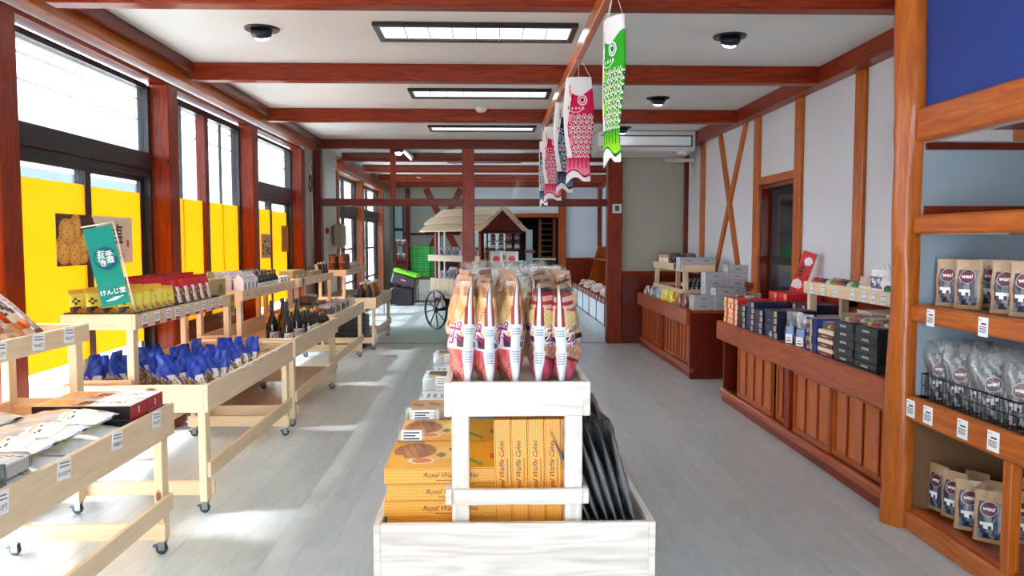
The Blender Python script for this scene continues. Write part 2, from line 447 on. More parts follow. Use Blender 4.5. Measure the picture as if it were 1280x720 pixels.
for x0, x1 in ((-2.4, -.37), (-.37, .4), (1.95, 2.8)):
    mb = MB(); mb.box(x0, x1, YB - .05, YB, .98, 1.05, 'stain'); mb.build('cap_rail', wall_back)
    n = max(1, round((x1 - x0) / .4)); w = (x1 - x0) / n
    for i in range(n):
        mb = MB(); mb.box(x0 + i * w + .002, x0 + (i + 1) * w - .002, YB - .03, YB, .03, .98, 'stain' if x0 > 1 else 'stain_dark', axis=2, ch=.004); mb.build('panel', wall_back)
# back wall timbers
def timber(name, *a, **k): return sbox(name, *a, **k)
timber('trim_post_back', 1.74, 1.93, YB - .07, YB, 0, 2.79, 'honey')
timber('trim_lintel_back', -.3, 1.74, YB - .06, YB, 2.07, 2.17, 'honey')
timber('trim_rail_back', -2.4, -.37, YB - .04, YB, 1.62, 1.68, 'stain_dark')
timber('trim_post_back_corner', 2.74, 2.82, YB - .06, YB, 0, 2.79, 'stain')
def brace(p0, p1, w, d, mat, name, axisX):
    """flat sloping timber between two points (horizontal coord, z); stands proud by d"""
    a0, z0, a1, z1 = p0[0], p0[1], p1[0], p1[1]; L_ = math.hypot(a1 - a0, z1 - z0); nx, nz = -(z1 - z0) / L_ * w / 2, (a1 - a0) / L_ * w / 2
    mb = MB(); poly = [(a0 - nx, z0 - nz), (a0 + nx, z0 + nz), (a1 + nx, z1 + nz), (a1 - nx, z1 - nz)]
    if axisX: mb.prism(poly, YB - d, YB, mat)
    else: mb.prism(poly, XR - d, XR, mat, plane='yz')
    # grain: rebuild uvs along the timber
    L0 = random.uniform(0, 50)
    mb.uv = []
    for f in mb.f:
        for i in f:
            v = mb.v[i]; a = v[0] if axisX else v[1]
            mb.uv.append((((a - a0) * (a1 - a0) + (v[2] - z0) * (z1 - z0)) / L_ + L0, ((a - a0) * nx + (v[2] - z0) * nz) / (w / 2) + (v[1] if axisX else v[0])))
    return struct(mb.build(name))
brace((-1.6, 2.79), (-.72, 1.04), .16, .05, 'stain', 'trim_brace_back', True); brace((-.72, 2.79), (-1.6, 1.04), .16, .045, 'stain', 'trim_brace_back', True)
timber('trim_post_back_left', -2.12, -2.0, YB - .06, YB, 0, 2.79, 'stain_dark')
brace((10.0 - .55, 2.79), (8.62, 1.04), .10, .03, 'stain_gold', 'trim_brace_wall', False); brace((8.5, 2.79), (9.62, 1.04), .10, .026, 'stain_gold', 'trim_brace_wall', False)
for y in (5.77, 6.94, 8.04, 10.12): timber('trim_stud', XR - .035, XR, y, y + .15, 0, 2.79, 'stain_gold', ch=.006)
timber('trim_stud', XR - .035, XR, 3.95, 4.1, 0, 2.79, 'stain_gold', ch=.006)
for y in (13.3, 15.4, 17.5): timber('trim_stud', XR - .035, XR, y, y + .12, 0, 2.79, 'stain', ch=.006)
timber('trim_stud', XR - .05, XR, 10.98, 11.06, 0, 2.79, 'stain_dark')
timber('trim_door_head', XR - .035, XR, 7.09, 8.04, 2.07, 2.15, 'stain_gold', ch=.004)
timber('trim_plate', XR - .13, XR, YF, 11.08, 2.79, 2.93, 'stain', ch=.006)
timber('trim_plate', XR - .13, XR, 11.2, YB, 2.79, 2.93, 'stain', ch=.006)
for y in (.1, 2.2, 4.33, 6.36, 8.5): timber('trim_beam', -2.42, XR - .13, y, y + .12, 2.79, 2.93, 'stain', ch=.008)
for y in (12.75, 14.8, 16.9, 18.9): timber('trim_beam', -2.42, XR - .13, y, y + .14, 2.79, 2.93, 'stain', ch=.008)
# doorway in the right wall
d1 = empty('door_1', (XR + .1, 7.6, 0)); struct(d1)
def kid(name, parent, *a, **k):
    mb = MB(); mb.box(*a, **k); return mb.build(name, parent)
kid('jamb', d1, -.1, .06, .40, .44, 0, 2.07, 'stain_dark'); kid('jamb', d1, -.1, .06, -.47, -.43, 0, 2.07, 'stain_dark')
kid('door_head', d1, -.1, .06, -.43, .40, 2.03, 2.07, 'stain_dark')
kid('door_leaf', d1, 0, .03, -.43, .40, 0, 2.03, 'dark_room', col=WHITE1)
mb = MB(); mb.box(-.012, 0, -.36, .33, .25, 1.25, 'dark_glass', lin((22, 34, 44))); mb.box(-.012, 0, -.36, .33, 1.33, 1.95, 'dark_glass', lin((20, 30, 40))); mb.build('door_glass', d1)
mb = MB(); mb.tube((-.03, -.3, .95), (-.03, -.3, 1.2), .008, 'metal', lin((150, 150, 150))); mb.build('door_handle', d1)

# header, ledges and posts of the window wall --------------------------------
timber('trim_header', -2.62, -2.46, YF, 11.08, 2.77, 2.925, 'stain_gold', ch=.006)
timber('trim_ledge', -2.66, -2.54, YF, 11.08, 2.715, 2.745, 'stain', ch=.003)
timber('trim_cornice', -2.46, -2.38, YF, 11.08, 2.85, 2.93, 'stain_dark', ch=.004)  # darker stain here puts the backlit shade into the colour
timber('trim_header', -2.62, -2.46, 13.2, YB, 2.70, 2.86, 'stain', ch=.006)
timber('trim_ledge', -2.66, -2.5, 12.9, YB, 2.655, 2.685, 'stain_gold', ch=.003)
for y in (-.05, 2.08, 4.03, 6.14, 8.28, 10.4): timber('trim_post', -2.66, XL, y, y + .18, 0, 2.715, 'stain', ch=.008)
for y in (12.78, 15.3, 18.2): timber('trim_post', -2.66, XL, y, y + .2, 0, 2.655, 'honey', ch=.008)

# windows --------------------------------------------------------------
def window(idx, y0, y1, kind, film=True):
    w = struct(empty('window_%d' % idx, (-2.68, (y0 + y1) / 2, 0))); h = (y1 - y0) / 2
    def fr(name, *a, **k): return kid(name, w, *a, **k)
    K = 'black_frame'
    if kind == 'door':
        fr('frame', -.04, .04, -h, -h + .05, 0, 2.69, K); fr('frame', -.04, .04, h - .05, h, 0, 2.69, K)
        fr('frame', -.04, .04, -h + .05, h - .05, 2.66, 2.70, K)
        fr('transom', -.05, .06, -h + .05, h - .05, 2.04, 2.17, K, ch=.006)
        fr('transom', -.04, .03, -h + .05, h - .05, 1.99, 2.04, K)
        fr('pane', -.004, .004, -h + .05, h - .05, 2.17, 2.66, 'window_glass')
        fr('sill', -.05, .05, -h + .05, h - .05, 0, .05, K)
        for s, x in ((-1, .018), (1, -.018)):
            a, b = (-h + .05, .04) if s < 0 else (-.04, h - .05)
            lf = fr('door_leaf', x - .015, x + .015, a, a + .07, .05, 1.99, K)
            for nm, q in (('stile', (b - .07, b, .05, 1.99)), ('rail', (a + .07, b - .07, 1.95, 1.99)), ('rail', (a + .07, b - .07, .05, .17))):
                m_ = MB(); m_.box(x - .015, x + .015, *q, K); m_.build(nm, lf)
            m_ = MB(); m_.box(x - .003, x + .003, a + .07, b - .07, .17, 1.95, 'window_glass'); m_.build('pane', lf)
            if film:
                m_ = MB(); m_.box(x + .006, x + .009, a + .07, b - .07, .72, 1.86, 'yellow_sheet'); m_.build('yellow_sheet', lf)
    elif kind == 'slide':
        fr('frame', -.04, .04, -h, -h + .04, .74, 2.69, K); fr('frame', -.04, .04, h - .04, h, .74, 2.69, K)
        fr('frame', -.04, .04, -h + .04, h - .04, 2.64, 2.70, K); fr('frame', -.04, .04, -h + .04, h - .04, .74, .79, K)
        fr('mullion', -.03, .05, -.06, .04, .79, 2.64, 'stain_dark')
        for a, b in ((-h + .04, -.06), (.04, h - .04)):
            fr('pane', -.003, .003, a, b, .79, 2.64, 'window_glass')
            fr('glazing_bar', -.012, .012, (a + b) / 2 - .008, (a + b) / 2 + .008, .79, 2.64, K)
            if film:
                fr('yellow_sheet', .014, .017, a, (a + b) / 2 - .004, .79, 1.86, 'yellow_sheet'); fr('yellow_sheet', .014, .017, (a + b) / 2 + .004, b, .79, 1.86, 'yellow_sheet')
    elif kind == 'grid':
        fr('frame', -.04, .04, -h, -h + .06, 0, 2.65, K); fr('frame', -.04, .04, h - .06, h, 0, 2.65, K)
        fr('frame', -.04, .04, -h + .06, h - .06, 2.58, 2.65, K)
        fr('header_box', -.05, .10, -h + .06, h - .06, 1.97, 2.13, K, ch=.01)
        fr('sill', -.05, .05, -h + .06, h - .06, 0, .05, K)
        for a, b in ((-h + .06, 0), (0, h - .06)):
            fr('pane', -.003, .003, a, b, 2.13, 2.58, 'window_glass')
            lf = fr('door_leaf', -.02, .02, a, a + .08, .05, 1.97, K)
            for q in ((b - .08, b, .05, 1.97), (a + .08, b - .08, 1.9, 1.97), (a + .08, b - .08, .05, .2), (a + .08, b - .08, 1.31, 1.345), (a + .08, b - .08, .68, .715)):
                m_ = MB(); m_.box(-.02, .02, *q, K); m_.build('rail', lf)
            m_ = MB(); m_.box(-.003, .003, a + .08, b - .08, .2, 1.9, 'window_glass'); m_.build('pane', lf)
        fr('mullion', -.03, .03, -.02, .02, 2.13, 2.58, K)
    return w
window(1, -2.4, -.05, 'door', False); window(2, .13, 2.08, 'door'); window(3, 2.26, 4.03, 'slide')
window(4, 4.21, 6.14, 'door'); window(5, 6.32, 8.28, 'slide'); window(6, 8.46, 10.4, 'door')
window(7, 12.98, 15.3, 'grid', False); window(8, 15.5, 18.2, 'grid', False)
# narrow back window
w9 = struct(empty('window_9', (-2.28, YB - .01, 0)))
kid('frame', w9, -.14, .13, -.03, 0, 1.0, 2.5, 'black_frame'); kid('pane', w9, -.10, .09, -.034, -.03, 1.05, 1.75, 'acrylic'); 
mb = MB(); mb.box(-.10, .09, -.036, -.03, 1.05, 1.72, 'card', lin((170, 200, 214))); mb.box(-.10, .09, -.036, -.03, 1.8, 2.44, 'card', lin((176, 206, 220))); mb.build('pale_blue_card', w9)  # opaque pale blue cards filling the window frame
# glazed shop front behind the camera
wf = struct(empty('wall_front', (0, YF, 0)))
kid('lintel', wf, -2.7, 2.95, -.1, .05, 2.5, 2.93, 'plaster'); kid('pier', wf, -2.7, -1.15, -.1, .05, 0, 2.5, 'plaster'); kid('pier', wf, 1.2, 2.95, -.1, .05, 0, 2.5, 'plaster')  # unseen piers made wide to cut the light from behind the camera
for x in (-1.15, 0, 1.15): kid('mullion', wf, x, x + .05, -.04, .02, 0, 2.5, 'black_frame')
for x in (-1.1, .05): kid('pane', wf, x, x + 1.1, -.012, -.004, 0, 2.5, 'window_glass')

# partition -------------------------------------------------------------
timber('trim_beam_partition', -2.46, XR - .0, YP, YP + .12, 2.80, 2.93, 'stain_dark', ch=.008)
timber('trim_rail_partition', -2.42, 1.70, YP + .01, YP + .11, 1.985, 2.09, 'stain_dark', ch=.008)
timber('trim_post_partition', -.39, -.22, YP - .02, YP + .14, 0, 2.80, 'stain', ch=.008)
timber('trim_post_partition', 1.70, 1.91, YP - .04, YP + .16, 0, 2.80, 'stain', ch=.008)
timber('trim_post_partition', -1.42, -1.345, YP + .02, YP + .1, 2.09, 2.80, 'stain', ch=.006)
timber('trim_post_partition', -2.50, -2.40, YP - .02, YP + .14, 0, 2.80, 'stain_dark', ch=.006)
wn3 = struct(empty('window_10', (0, YP + .06, 0)))
for a, b in ((-2.40, -1.42), (-1.345, -.39), (-.22, 1.70)): kid('pane', wn3, a, b, -.003, .003, 2.09, 2.80, 'window_glass')
mb = MB(); mb.box(1.91, XR, YP + .02, YP + .12, 0, 2.80, 'wall_paper_green'); wall_partition = struct(mb.build('wall_partition'))
mb = MB(); mb.box(1.91, 2.84, YP - .03, YP + .02, 1.0, 1.05, 'stain'); mb.build('cap_rail', wall_partition)
for i in range(2):
    mb = MB(); mb.box(1.92 + i * .46, 2.37 + i * .46, YP - .01, YP + .02, .09, 1.0, 'stain_dark', ch=.004, axis=2); mb.build('panel', wall_partition)
mb = MB(); mb.box(1.91, 2.84, YP - .025, YP + .02, 0, .085, 'stain_dark', ch=.004); mb.build('skirting', wall_partition)
mb = MB(); mb.box(-2.42, 1.7, YP + .03, YP + .07, 0, .003, 'metal', lin((70, 70, 72))); struct(mb.build('trim_threshold'))

# outside ---------------------------------------------------------------
mb = MB(); mb.box(-40, 25, -30, 50, -.3, -.13, 'outside_ground'); struct(mb.build('ground'))
mb = MB(); mb.box(-3, 3.2, -6.2, YF - .12, 2.93, 3.05, 'outside_wall'); struct(mb.build('trim_sky_block'))  # unseen roof slab added to cut high sky light through the front
hb = empty('neighbouring_building', (-10.5, 6, -.13))
kid('wall', hb, -3, 0, -14, 16, 0, 2.9, 'outside_wall'); kid('roof', hb, -3.4, 1.2, -14.5, 16.5, 2.9, 3.1, 'roof_tile')
for i in range(7):
    kid('porch_post', hb, .95, 1.1, -13 + i * 4.2, -12.85 + i * 4.2, 0, 2.9, 'honey')
for i in range(6):
    f = kid('window', hb, 0, .05, -11.8 + i * 4.2, -9.6 + i * 4.2, .9, 2.2, 'roof_tile'); m_ = MB(); m_.box(.05, .06, -11.7 + i * 4.2, -9.7 + i * 4.2, 1.0, 2.1, 'dark_glass', lin((120, 160, 180))); m_.build('pane', f)
tag(hb, 'long pale building with a grey-blue roof seen outside through the windows', 'building')
mb = MB()
for z in (3.9, 4.3): mb.tube((-7, -20, z), (-7, 40, z), .02, 'plastic', lin((90, 90, 95)), 5)
for y in (-5, 22): mb.tube((-7, y, -.13), (-7, y, 4.6), .09, 'plastic', lin((150, 148, 144)), 8)
pc = mb.build('power_line'); tag(pc, 'overhead cables strung outside above the window wall', 'cable')

# ceiling fittings -------------------------------------------------------
def troffer():
    t = empty('ceiling_light')
    m_ = MB(); 
    for q in ((-.68, .68, -.21, -.17), (-.68, .68, .17, .21), (-.68, -.64, -.17, .17), (.64, .68, -.17, .17)): m_.box(*q, -.03, .0, 'plastic', lin((38, 30, 30)), ch=.004)
    m_.build('frame', t)
    m_ = MB(); m_.box(-.64, .64, -.17, .17, -.012, -.004, 'lamp_glow'); m_.build('diffuser', t)
    for i in range(7):
        m_ = MB(); m_.box(-.48 + i * .16 - .003, -.48 + i * .16 + .003, -.17, .17, -.022, -.012, 'plastic', lin((170, 180, 184))); m_.build('divider', t)
    return t
for i, (y, s) in enumerate(((5.36, ''), (7.56, ''), (9.9, ''), (3.2, ''), (1.0, ''), (14, ''), (16, ''), (18, ''))):
    wh = ['the ceiling bay nearest the camera in view', 'the second ceiling bay', 'the bay before the partition beam', 'the bay above the camera', 'the bay by the shop front', 'the first bay of the back room', 'the middle bay of the back room', 'the last bay of the back room'][i]
    place('troffer', troffer, (-.09, y, 2.93), 'long black-framed ceiling light in ' + wh, 'ceiling light', 'recessed ceiling lights')
    al = bpy.data.lights.new('ceiling_lamp', 'AREA'); al.shape = 'RECTANGLE'; al.size = 1.25; al.size_y = .3; al.energy = LAMP_W; al.color = (.95, .98, 1)
    ao = bpy.data.objects.new('ceiling_lamp', al); COL.objects.link(ao); ao.location = (-.09, y, 2.895)
def downlight():
    t = empty('spotlight')
    m_ = MB(); m_.lathe([(.112, -.012), (.118, 0)], 'plastic', lin((26, 34, 48)), n=20); m_.build('rim', t)
    m_ = MB(); Mx = Matrix.Translation((.0, -.01, -.02)) @ Matrix.Rotation(math.radians(25), 4, 'X')
    m_.lathe([(.03, -.045), (.06, -.038), (.074, -.01), (.07, .02)], 'plastic', lin((20, 30, 50)), n=16, M=Mx); m_.build('housing', t)
    m_ = MB(); m_.lathe([(.0, -.058), (.036, -.056), (.05, -.042)], 'bulb_glow', n=14, M=Mx); m_.build('bulb', t)
    return t
for i, (x, y) in enumerate(((-1.54, 5.35), (1.69, 5.45), (1.7, 7.8), (1.69, 9.85))):
    place('downlight', downlight, (x, y, 2.93), 'small round navy ceiling spotlight, ' + ['above the aisle on the window side', 'nearest of the three on the counter side', 'second of the three on the counter side', 'farthest of the three, in front of the air conditioner'][i], 'ceiling light', 'round ceiling spotlights')
mb = MB(); mb.lathe([(.035, -.05), (.06, -.03), (.065, 0)], 'plastic', lin((214, 210, 200)), n=18, cx=-.09, cy=8.42, cz=2.93); tag(mb.build('smoke_detector'), 'white round smoke detector on the ceiling by the third beam', 'smoke detector')
mb = MB(); mb.lathe([(.035, -.05), (.06, -.03), (.065, 0)], 'plastic', lin((214, 210, 200)), n=14, cx=-1.0, cy=15.9, cz=2.93); tag(mb.build('smoke_detector'), 'round smoke detector on the back room ceiling', 'smoke detector')
# fluorescent strip + bulb beyond the partition glass
fs = empty('strip_light', (-1.28, 12.1, 2.83)); mb = MB(); mb.box(-.04, .04, -.5, .6, 0, .05, 'plastic', lin((200, 196, 190))); mb.build('body', fs)
mb = MB(); mb.tube((0, -.48, -.02), (0, .58, -.02), .015, 'lamp_glow', n=8); mb.build('tube', fs)
mb = MB(); mb.box(-.01, .01, -.3, -.28, .05, .1, 'plastic', PW); mb.box(-.01, .01, .3, .32, .05, .1, 'plastic', PW); mb.build('bracket', fs); tag(fs, 'thin fluorescent strip light hung behind the partition glass', 'ceiling light')
sp = empty('spotlight', (-1.3, 11.16, 2.80)); mb = MB(); mb.lathe([(.06, -.05), (.07, 0)], 'plastic', lin((60, 70, 90))); mb.build('rim', sp); mb = MB(); mb.lathe([(.0, -.085), (.035, -.08), (.055, -.05)], 'bulb_glow'); mb.build('bulb', sp)
tag(sp, 'glaring round bulb just behind the partition top beam', 'ceiling light')

# air conditioner on the ceiling
ac = empty('air_conditioner', (2.06, 10.45, 2.70))
A = MB(); pr = [(-.35, .22), (-.35, .02), (-.30, -.03), (.25, -.06), (.33, -.02), (.33, .22)]
A.prism([(y, z) for y, z in pr], -.64, .64, 'plastic', lin((208, 210, 210)), plane='yz'); A.build('casing', ac)
A = MB(); A.box(-.58, .58, -.365, -.35, .035, .15, 'plastic', lin((232, 236, 240)), ch=.004); A.build('front_panel', ac)
A = MB()
for q in ((-.60, .60, .155, .168), (-.60, .60, .018, .030), (.585, .60, .03, .155)): A.box(q[0], q[1], -.362, -.35, q[2], q[3], 'plastic', lin((30, 50, 70)))
A.build('seal', ac)
A = MB(); A.box(.42, .54, -.30, -.2, -.075, -.035, 'plastic', PW); A.build('receiver', ac)
tag(ac, 'white ceiling-hung air conditioner above the far right corner', 'air conditioner')
mb = MB(); mb.box(2.42, 2.82, 10.6, 10.68, 2.58, 2.62, 'plastic', lin((190, 192, 192))); mb.tube((2.8, 10.64, 2.3), (2.8, 10.64, 2.6), .02, 'plastic', lin((190, 192, 192))); tag(mb.build('drain_pipe'), 'grey drain pipe running under the air conditioner to the wall', 'pipe')
th = empty('thermostat', (1.83, YP - .04, 1.95)); mb = MB(); mb.box(-.065, .065, -.02, 0, -.065, .065, 'plastic', lin((224, 226, 224)), ch=.004); mb.build('case', th); mb = MB(); mb.box(-.03, .03, -.022, -.02, -.035, .04, 'plastic', lin((40, 84, 84))); mb.build('display', th)
tag(th, 'square white wall controller with a dark display on the partition post', 'thermostat')
# cable, lamp and box on the short wall beyond post
mb = MB(); pts = [(-2.49, 10.85 + .1 * math.sin(t * 2.2), 2.62 - t * .05) for t in range(0, 6)] + [(-2.49, 10.9, 2.2), (-2.49, 10.95, 1.4)]
mb.path(pts, .007, 'plastic', lin((230, 228, 222))); 
for k in range(3): 
    c_ = [(-2.485, 10.8 + (.06 + .01 * k) * math.cos(t * PI / 5), 2.28 + (.10 + .01 * k) * math.sin(t * PI / 5)) for t in range(11)]; mb.path(c_, .007, 'plastic', lin((40, 36, 36)))
tag(mb.build('cable'), 'loops of white and black cable hanging on the grey wall', 'cable')
mb = MB(); mb.lathe([(.03, 0), (.05, .01), (.045, .04), (.0, .06)], 'plastic', lin((200, 20, 24)), M=Matrix.Translation((-2.48, 11.75, 1.64)) @ Matrix.Rotation(PI / 2, 4, 'Y')); tag(mb.build('alarm_lamp'), 'small red alarm lamp on the wall beyond the partition', 'alarm lamp')
pb = empty('dispenser', (-2.42, 12.45, 1.38)); mb = MB(); mb.box(-.08, .1, -.12, .12, -.0, .38, 'plastic', lin((176, 160, 138)), ch=.04); mb.build('cover', pb); mb = MB(); mb.box(.1, .104, -.03, .03, .1, .3, 'plastic', lin((90, 80, 70))); mb.build('slot', pb); tag(pb, 'beige rounded box mounted on the wall beside the far doors', 'dispenser')

# ================================================================== SHARED MAKERS FOR GOODS
def rnd(a, b): return random.uniform(a, b)
def pouch(mb, w, h, t, art, mat, nu=12, nv=12, kind='stand', p=2.4, side_pad=0.0, wob=0.004, matf=None, taper=0.0, sway=0.0):
    """closed soft pack, front at -y, base at z=0. art(side, u, v)"""
    ph = [random.uniform(0, 6) for _ in range(4)]
    def thick(v):
        if kind == 'stand': return t / 2 * max(.03, (1 - v ** 1.6)) * (0.75 + .25 * min(1, v * 6))
        if kind == 'pillow': return t / 2 * max(.03, math.sin(PI * v)) ** .55 if 0 < v < 1 else t / 2 * .03
        if kind == 'bulge': return t / 2 * max(.04, math.sin(PI * min(1, v * .93 + .045))) ** .6
        return t / 2
    def wide(v):
        if kind == 'bulge': return w / 2 * (1 - .10 * math.sin(PI * v) ** 2) * (1 - .12 * max(0, .15 - v) / .15)
        return w / 2 * (1 - taper * max(0, (v - .5) / .5) ** 1.3)
    def P(side, U, v):
        th = (U - .5) * PI; u = math.sin(th); y = max(0, 1 - abs(u) ** p) ** (1 / p) * thick(v)
        y += wob * math.sin(9 * v + 4 * u + ph[0]) * (1 - abs(u)) + wob * .6 * math.sin(23 * v + ph[1] - 7 * u) * (1 - abs(u))
        x = wide(v) * u + wob * .8 * math.sin(11 * v + ph[2]) + sway * v * v; y += .35 * sway * math.sin(3 * u) * v * v
        return (x, -y if side == 0 else y, v * h)
    for side in (0, 1):
        a = lambda U, V, s_=side: art(s_, math.sin((U - .5) * PI), V)
        mb.grid(lambda U, V, s_=side: P(s_, U, V), nu, nv, mat, a, True, flip=(side == 1))
    if kind == 'stand':
        n = len(mb.v); ring = [P(0, i / nu, 0) for i in range(nu + 1)] + [P(1, i / nu, 0) for i in range(nu - 1, 0, -1)]
        mb.v.extend(ring); mb.face(list(range(n + len(ring) - 1, n - 1, -1)), mat, art(0, 0, 0))
    return P, wide, thick
def on_pouch(P, wide, side, x0, v0, h, off=.0015):
    """glyph plane -> pack surface"""
    def fn(x, y):
        v = min(.999, max(.001, v0 + y / h)); w_ = wide(v); u = max(-.98, min(.98, (x0 + x) / w_)); U = math.asin(u) / PI + .5
        q = P(side, U, v); return (q[0], q[1] - off if side == 0 else q[1] + off, q[2])
    return fn
def simple(fn, name):
    def mk():
        mb = MB(); fn(mb); return mb.build(name)
    return mk
def inv(f): return lambda x, y: f(-x, y)

# price card: parts of the board they are taped on
def price_card(parent, loc, rz, tilt=0.0, w=.075, h=.062, price=None, red=False, lines=2, col=PW):
    mb = MB(); mb.box(-w / 2, w / 2, -.0015, 0, -h / 2, h / 2, 'paper', col)
    if red: mb.box(-w / 2, w / 2, -.002, -.0015, -h / 2, -h / 2 + h * .22, 'paper', lin((196, 30, 60)))
    o = mb.build('price_card', parent, loc); o.rotation_euler = (0, tilt, rz)
    if price or lines:
        t = MB()
        for k in range(lines):
            z = h * (.30 - .17 * k); x = -w * .36
            while x < w * .34:
                q = rnd(.05, .11) * w; t.box(x, min(w * .38, x + q), -.0022, -.0016, z - h * .03, z + h * .03, 'paper', INK); x += q + w * .03
        if price: add_text(t, price, h * .30, lambda x, y: (x, -.0024, y - h * .22), 'paper', INK)
        t.build('lettering', o)
    return o

# ------------------------------------------------------------------ tray tables
PINE_T = [(1, 1, 1), (.97, .95, .92), (1.03, 1.0, .96), (.95, .93, .9)]
def caster(parent, x, y):
    c = MB(); c.box(x - .018, x + .018, y - .018, y + .018, .062, .07, 'metal', lin((150, 150, 150)))
    c.box(x - .016, x - .013, y - .012, y + .018, .02, .064, 'metal', lin((150, 150, 150))); c.box(x + .013, x + .016, y - .012, y + .018, .02, .064, 'metal', lin((150, 150, 150)))
    o = c.build('caster', parent)
    w = MB(); w.lathe([(.022, -.011), (.027, -.008), (.027, .008), (.022, .011)], 'plastic', lin((34, 44, 54)), n=14, M=Matrix.Translation((x, y + .006, .027)) @ Matrix.Rotation(PI / 2, 4, 'Y')); w.build('wheel', o)
    b = MB(); b.box(x - .01, x + .01, y + .02, y + .045, .035, .045, 'plastic', lin((30, 90, 130))); b.build('brake', o)
def tray_table(cx, y0, y1, label, ztop=.72, X=-1.52, depth=.78, bh=.15, floor_z=.60, wood='pine', foot=True):
    t = empty('tray_table', (X - depth / 2, (y0 + y1) / 2, 0), PI / 2); L = y1 - y0; hx, hy = L / 2, depth / 2
    def B(n, *a, **k):
        mb = MB(); mb.box(*a, wood, random.choice(PINE_T), ch=k.get('ch', .0025), axis=k.get('axis')); return mb.build(n, t)
    fb = B('front_board', -hx, hx, -hy, -hy + .022, ztop - bh, ztop); B('back_board', -hx, hx, hy - .022, hy, ztop - bh, ztop)
    B('end_board', -hx, -hx + .022, -hy + .022, hy - .022, ztop - bh, ztop); B('end_board', hx - .022, hx, -hy + .022, hy - .022, ztop - bh, ztop)
    n = 6; w = (depth - .044) / n
    for i in range(n): B('slat', -hx + .022, hx - .022, -hy + .022 + i * w + .001, -hy + .022 + (i + 1) * w - .001, floor_z - .014, floor_z)
    for sx in (-1, 1):
        for sy in (-1, 1):
            x = sx * (hx - .06); y = sy * (hy - .045)
            B('leg', x - .035, x + .035, y - .02, y + .02, .07, floor_z - .014, axis=2); caster(t, x, y)
        x = sx * (hx - .06); B('end_rail', x - sx * .035, x - sx * .055, -hy + .01, hy - .01, .085, .165)
    B('long_rail', -hx + .03, hx - .03, -hy + .002, -hy + .024, .205, .29); B('long_rail', -hx + .03, hx - .03, hy - .024, hy - .002, .205, .29)
    tag(t, label, 'table', 'wheeled pine tray tables along the windows')
    return t, fb
def riser(y0, y1, label, X=-1.93, depth=.40, ztop=1.10, bh=.085, base=.60, wood='pine'):
    t = empty('riser_shelf', (X - depth / 2, (y0 + y1) / 2, base), PI / 2); L = y1 - y0; hx, hy = L / 2, depth / 2; zt = ztop - base
    def B(n, *a, **k):
        mb = MB(); mb.box(*a, wood, random.choice(PINE_T), ch=.0025, axis=k.get('axis')); return mb.build(n, t)
    B('front_board', -hx, hx, -hy, -hy + .02, zt - bh, zt); B('back_board', -hx, hx, hy - .02, hy, zt - bh, zt)
    B('end_board', -hx, -hx + .02, -hy + .02, hy - .02, zt - bh, zt); B('end_board', hx - .02, hx, -hy + .02, hy - .02, zt - bh, zt)
    n = 4; w = (depth - .04) / n
    for i in range(n): B('slat', -hx + .02, hx - .02, -hy + .02 + i * w + .001, -hy + .02 + (i + 1) * w - .001, zt - .085, zt - .072)
    for sx in (-1, 1):
        for sy in (-1, 1):
            x = sx * (hx - .05); y = sy * (hy - .042); B('leg', x - .03, x + .03, y - .019, y + .019, 0, zt - .085, axis=2)
        x = sx * (hx - .05); B('end_rail', x + sx * .03, x + sx * .048, -hy + .03, hy - .03, .09, .14)
    B('long_rail', -hx + .05, hx - .05, hy - .06, hy - .042, .09, .14)
    tag(t, label, 'shelf', 'raised pine shelves on the tray tables')
    return t
NT = ['the nearest tray table', 'the second tray table', 'the third tray table', 'the fourth tray table', 'the fifth tray table']
TY = [(1.93, 3.70), (4.14, 5.93), (6.10, 7.80), (8.02, 9.92), (10.42, 12.08)]
TX = [-1.52, -1.52, -1.54, -1.62, -1.54]
tl = ['nearest pine tray table, with white pillow packs and red-ended boxes', 'second pine tray table, full of blue pouches', 'third pine tray table, holding large dark bottles', 'fourth pine tray table, holding brown wrapped cakes', 'farthest pine tray table, with small red and yellow bottles']
rl = ['raised shelf with brown packs on the nearest tray table', 'raised shelf with yellow packs and a teal banner', 'raised shelf with white cartons above the large bottles', 'raised shelf with tan gift boxes on the fourth tray table', 'raised shelf with brown jars on the farthest tray table']
RY = [(1.95, 3.74), (4.18, 5.80), (6.14, 7.80), (7.95, 9.70), (10.35, 12.0)]
RX = [-1.93, -1.91, -1.96, -1.96, -1.92]
TB = []; RS = []
for i in range(5):
    t, fb = tray_table(0, *TY[i], tl[i], X=TX[i]); TB.append(t); RS.append(riser(*RY[i], rl[i], X=RX[i]))
def tag_on(i, riser_, Y, z, **k):
    """card on the front board; Y, z in the room"""
    o = RS[i] if riser_ else TB[i]; y = -(.40 if riser_ else .78) / 2 - .001
    return price_card(o, (Y - o.location.y, y, z - o.location.z), 0, **k)
for Y, pr in ((2.38, '¥650円'), (2.74, '¥1450円'), (3.13, '¥788円'), (3.50, '¥918円')): tag_on(0, False, Y, .685, price=pr, tilt=.12, w=.085, h=.075)
for Y, pr in ((2.75, '¥680円'), (3.06, '¥752円'), (3.32, '¥648円'), (3.56, '¥756円')): tag_on(0, True, Y, 1.065, price=pr, tilt=.1, w=.085, h=.072)
for k in range(9): tag_on(1, True, 4.29 + k * .148 + .01 * (k % 3), 1.055, red=True, w=.062, h=.07, lines=3)
kc = tag_on(1, True, 5.74, 1.02, w=.10, h=.16, lines=0, col=lin((196, 172, 112))); m_ = MB(); add_text(m_, '鳥', .06, lambda x, y: (x, -.003, y + .04), 'paper', BLACK)
for k in range(4): m_.box(-.035 + k * .02, -.03 + k * .02, -.003, -.002, -.055, 0, 'paper', lin((90, 70, 40)))
m_.build('lettering', kc)
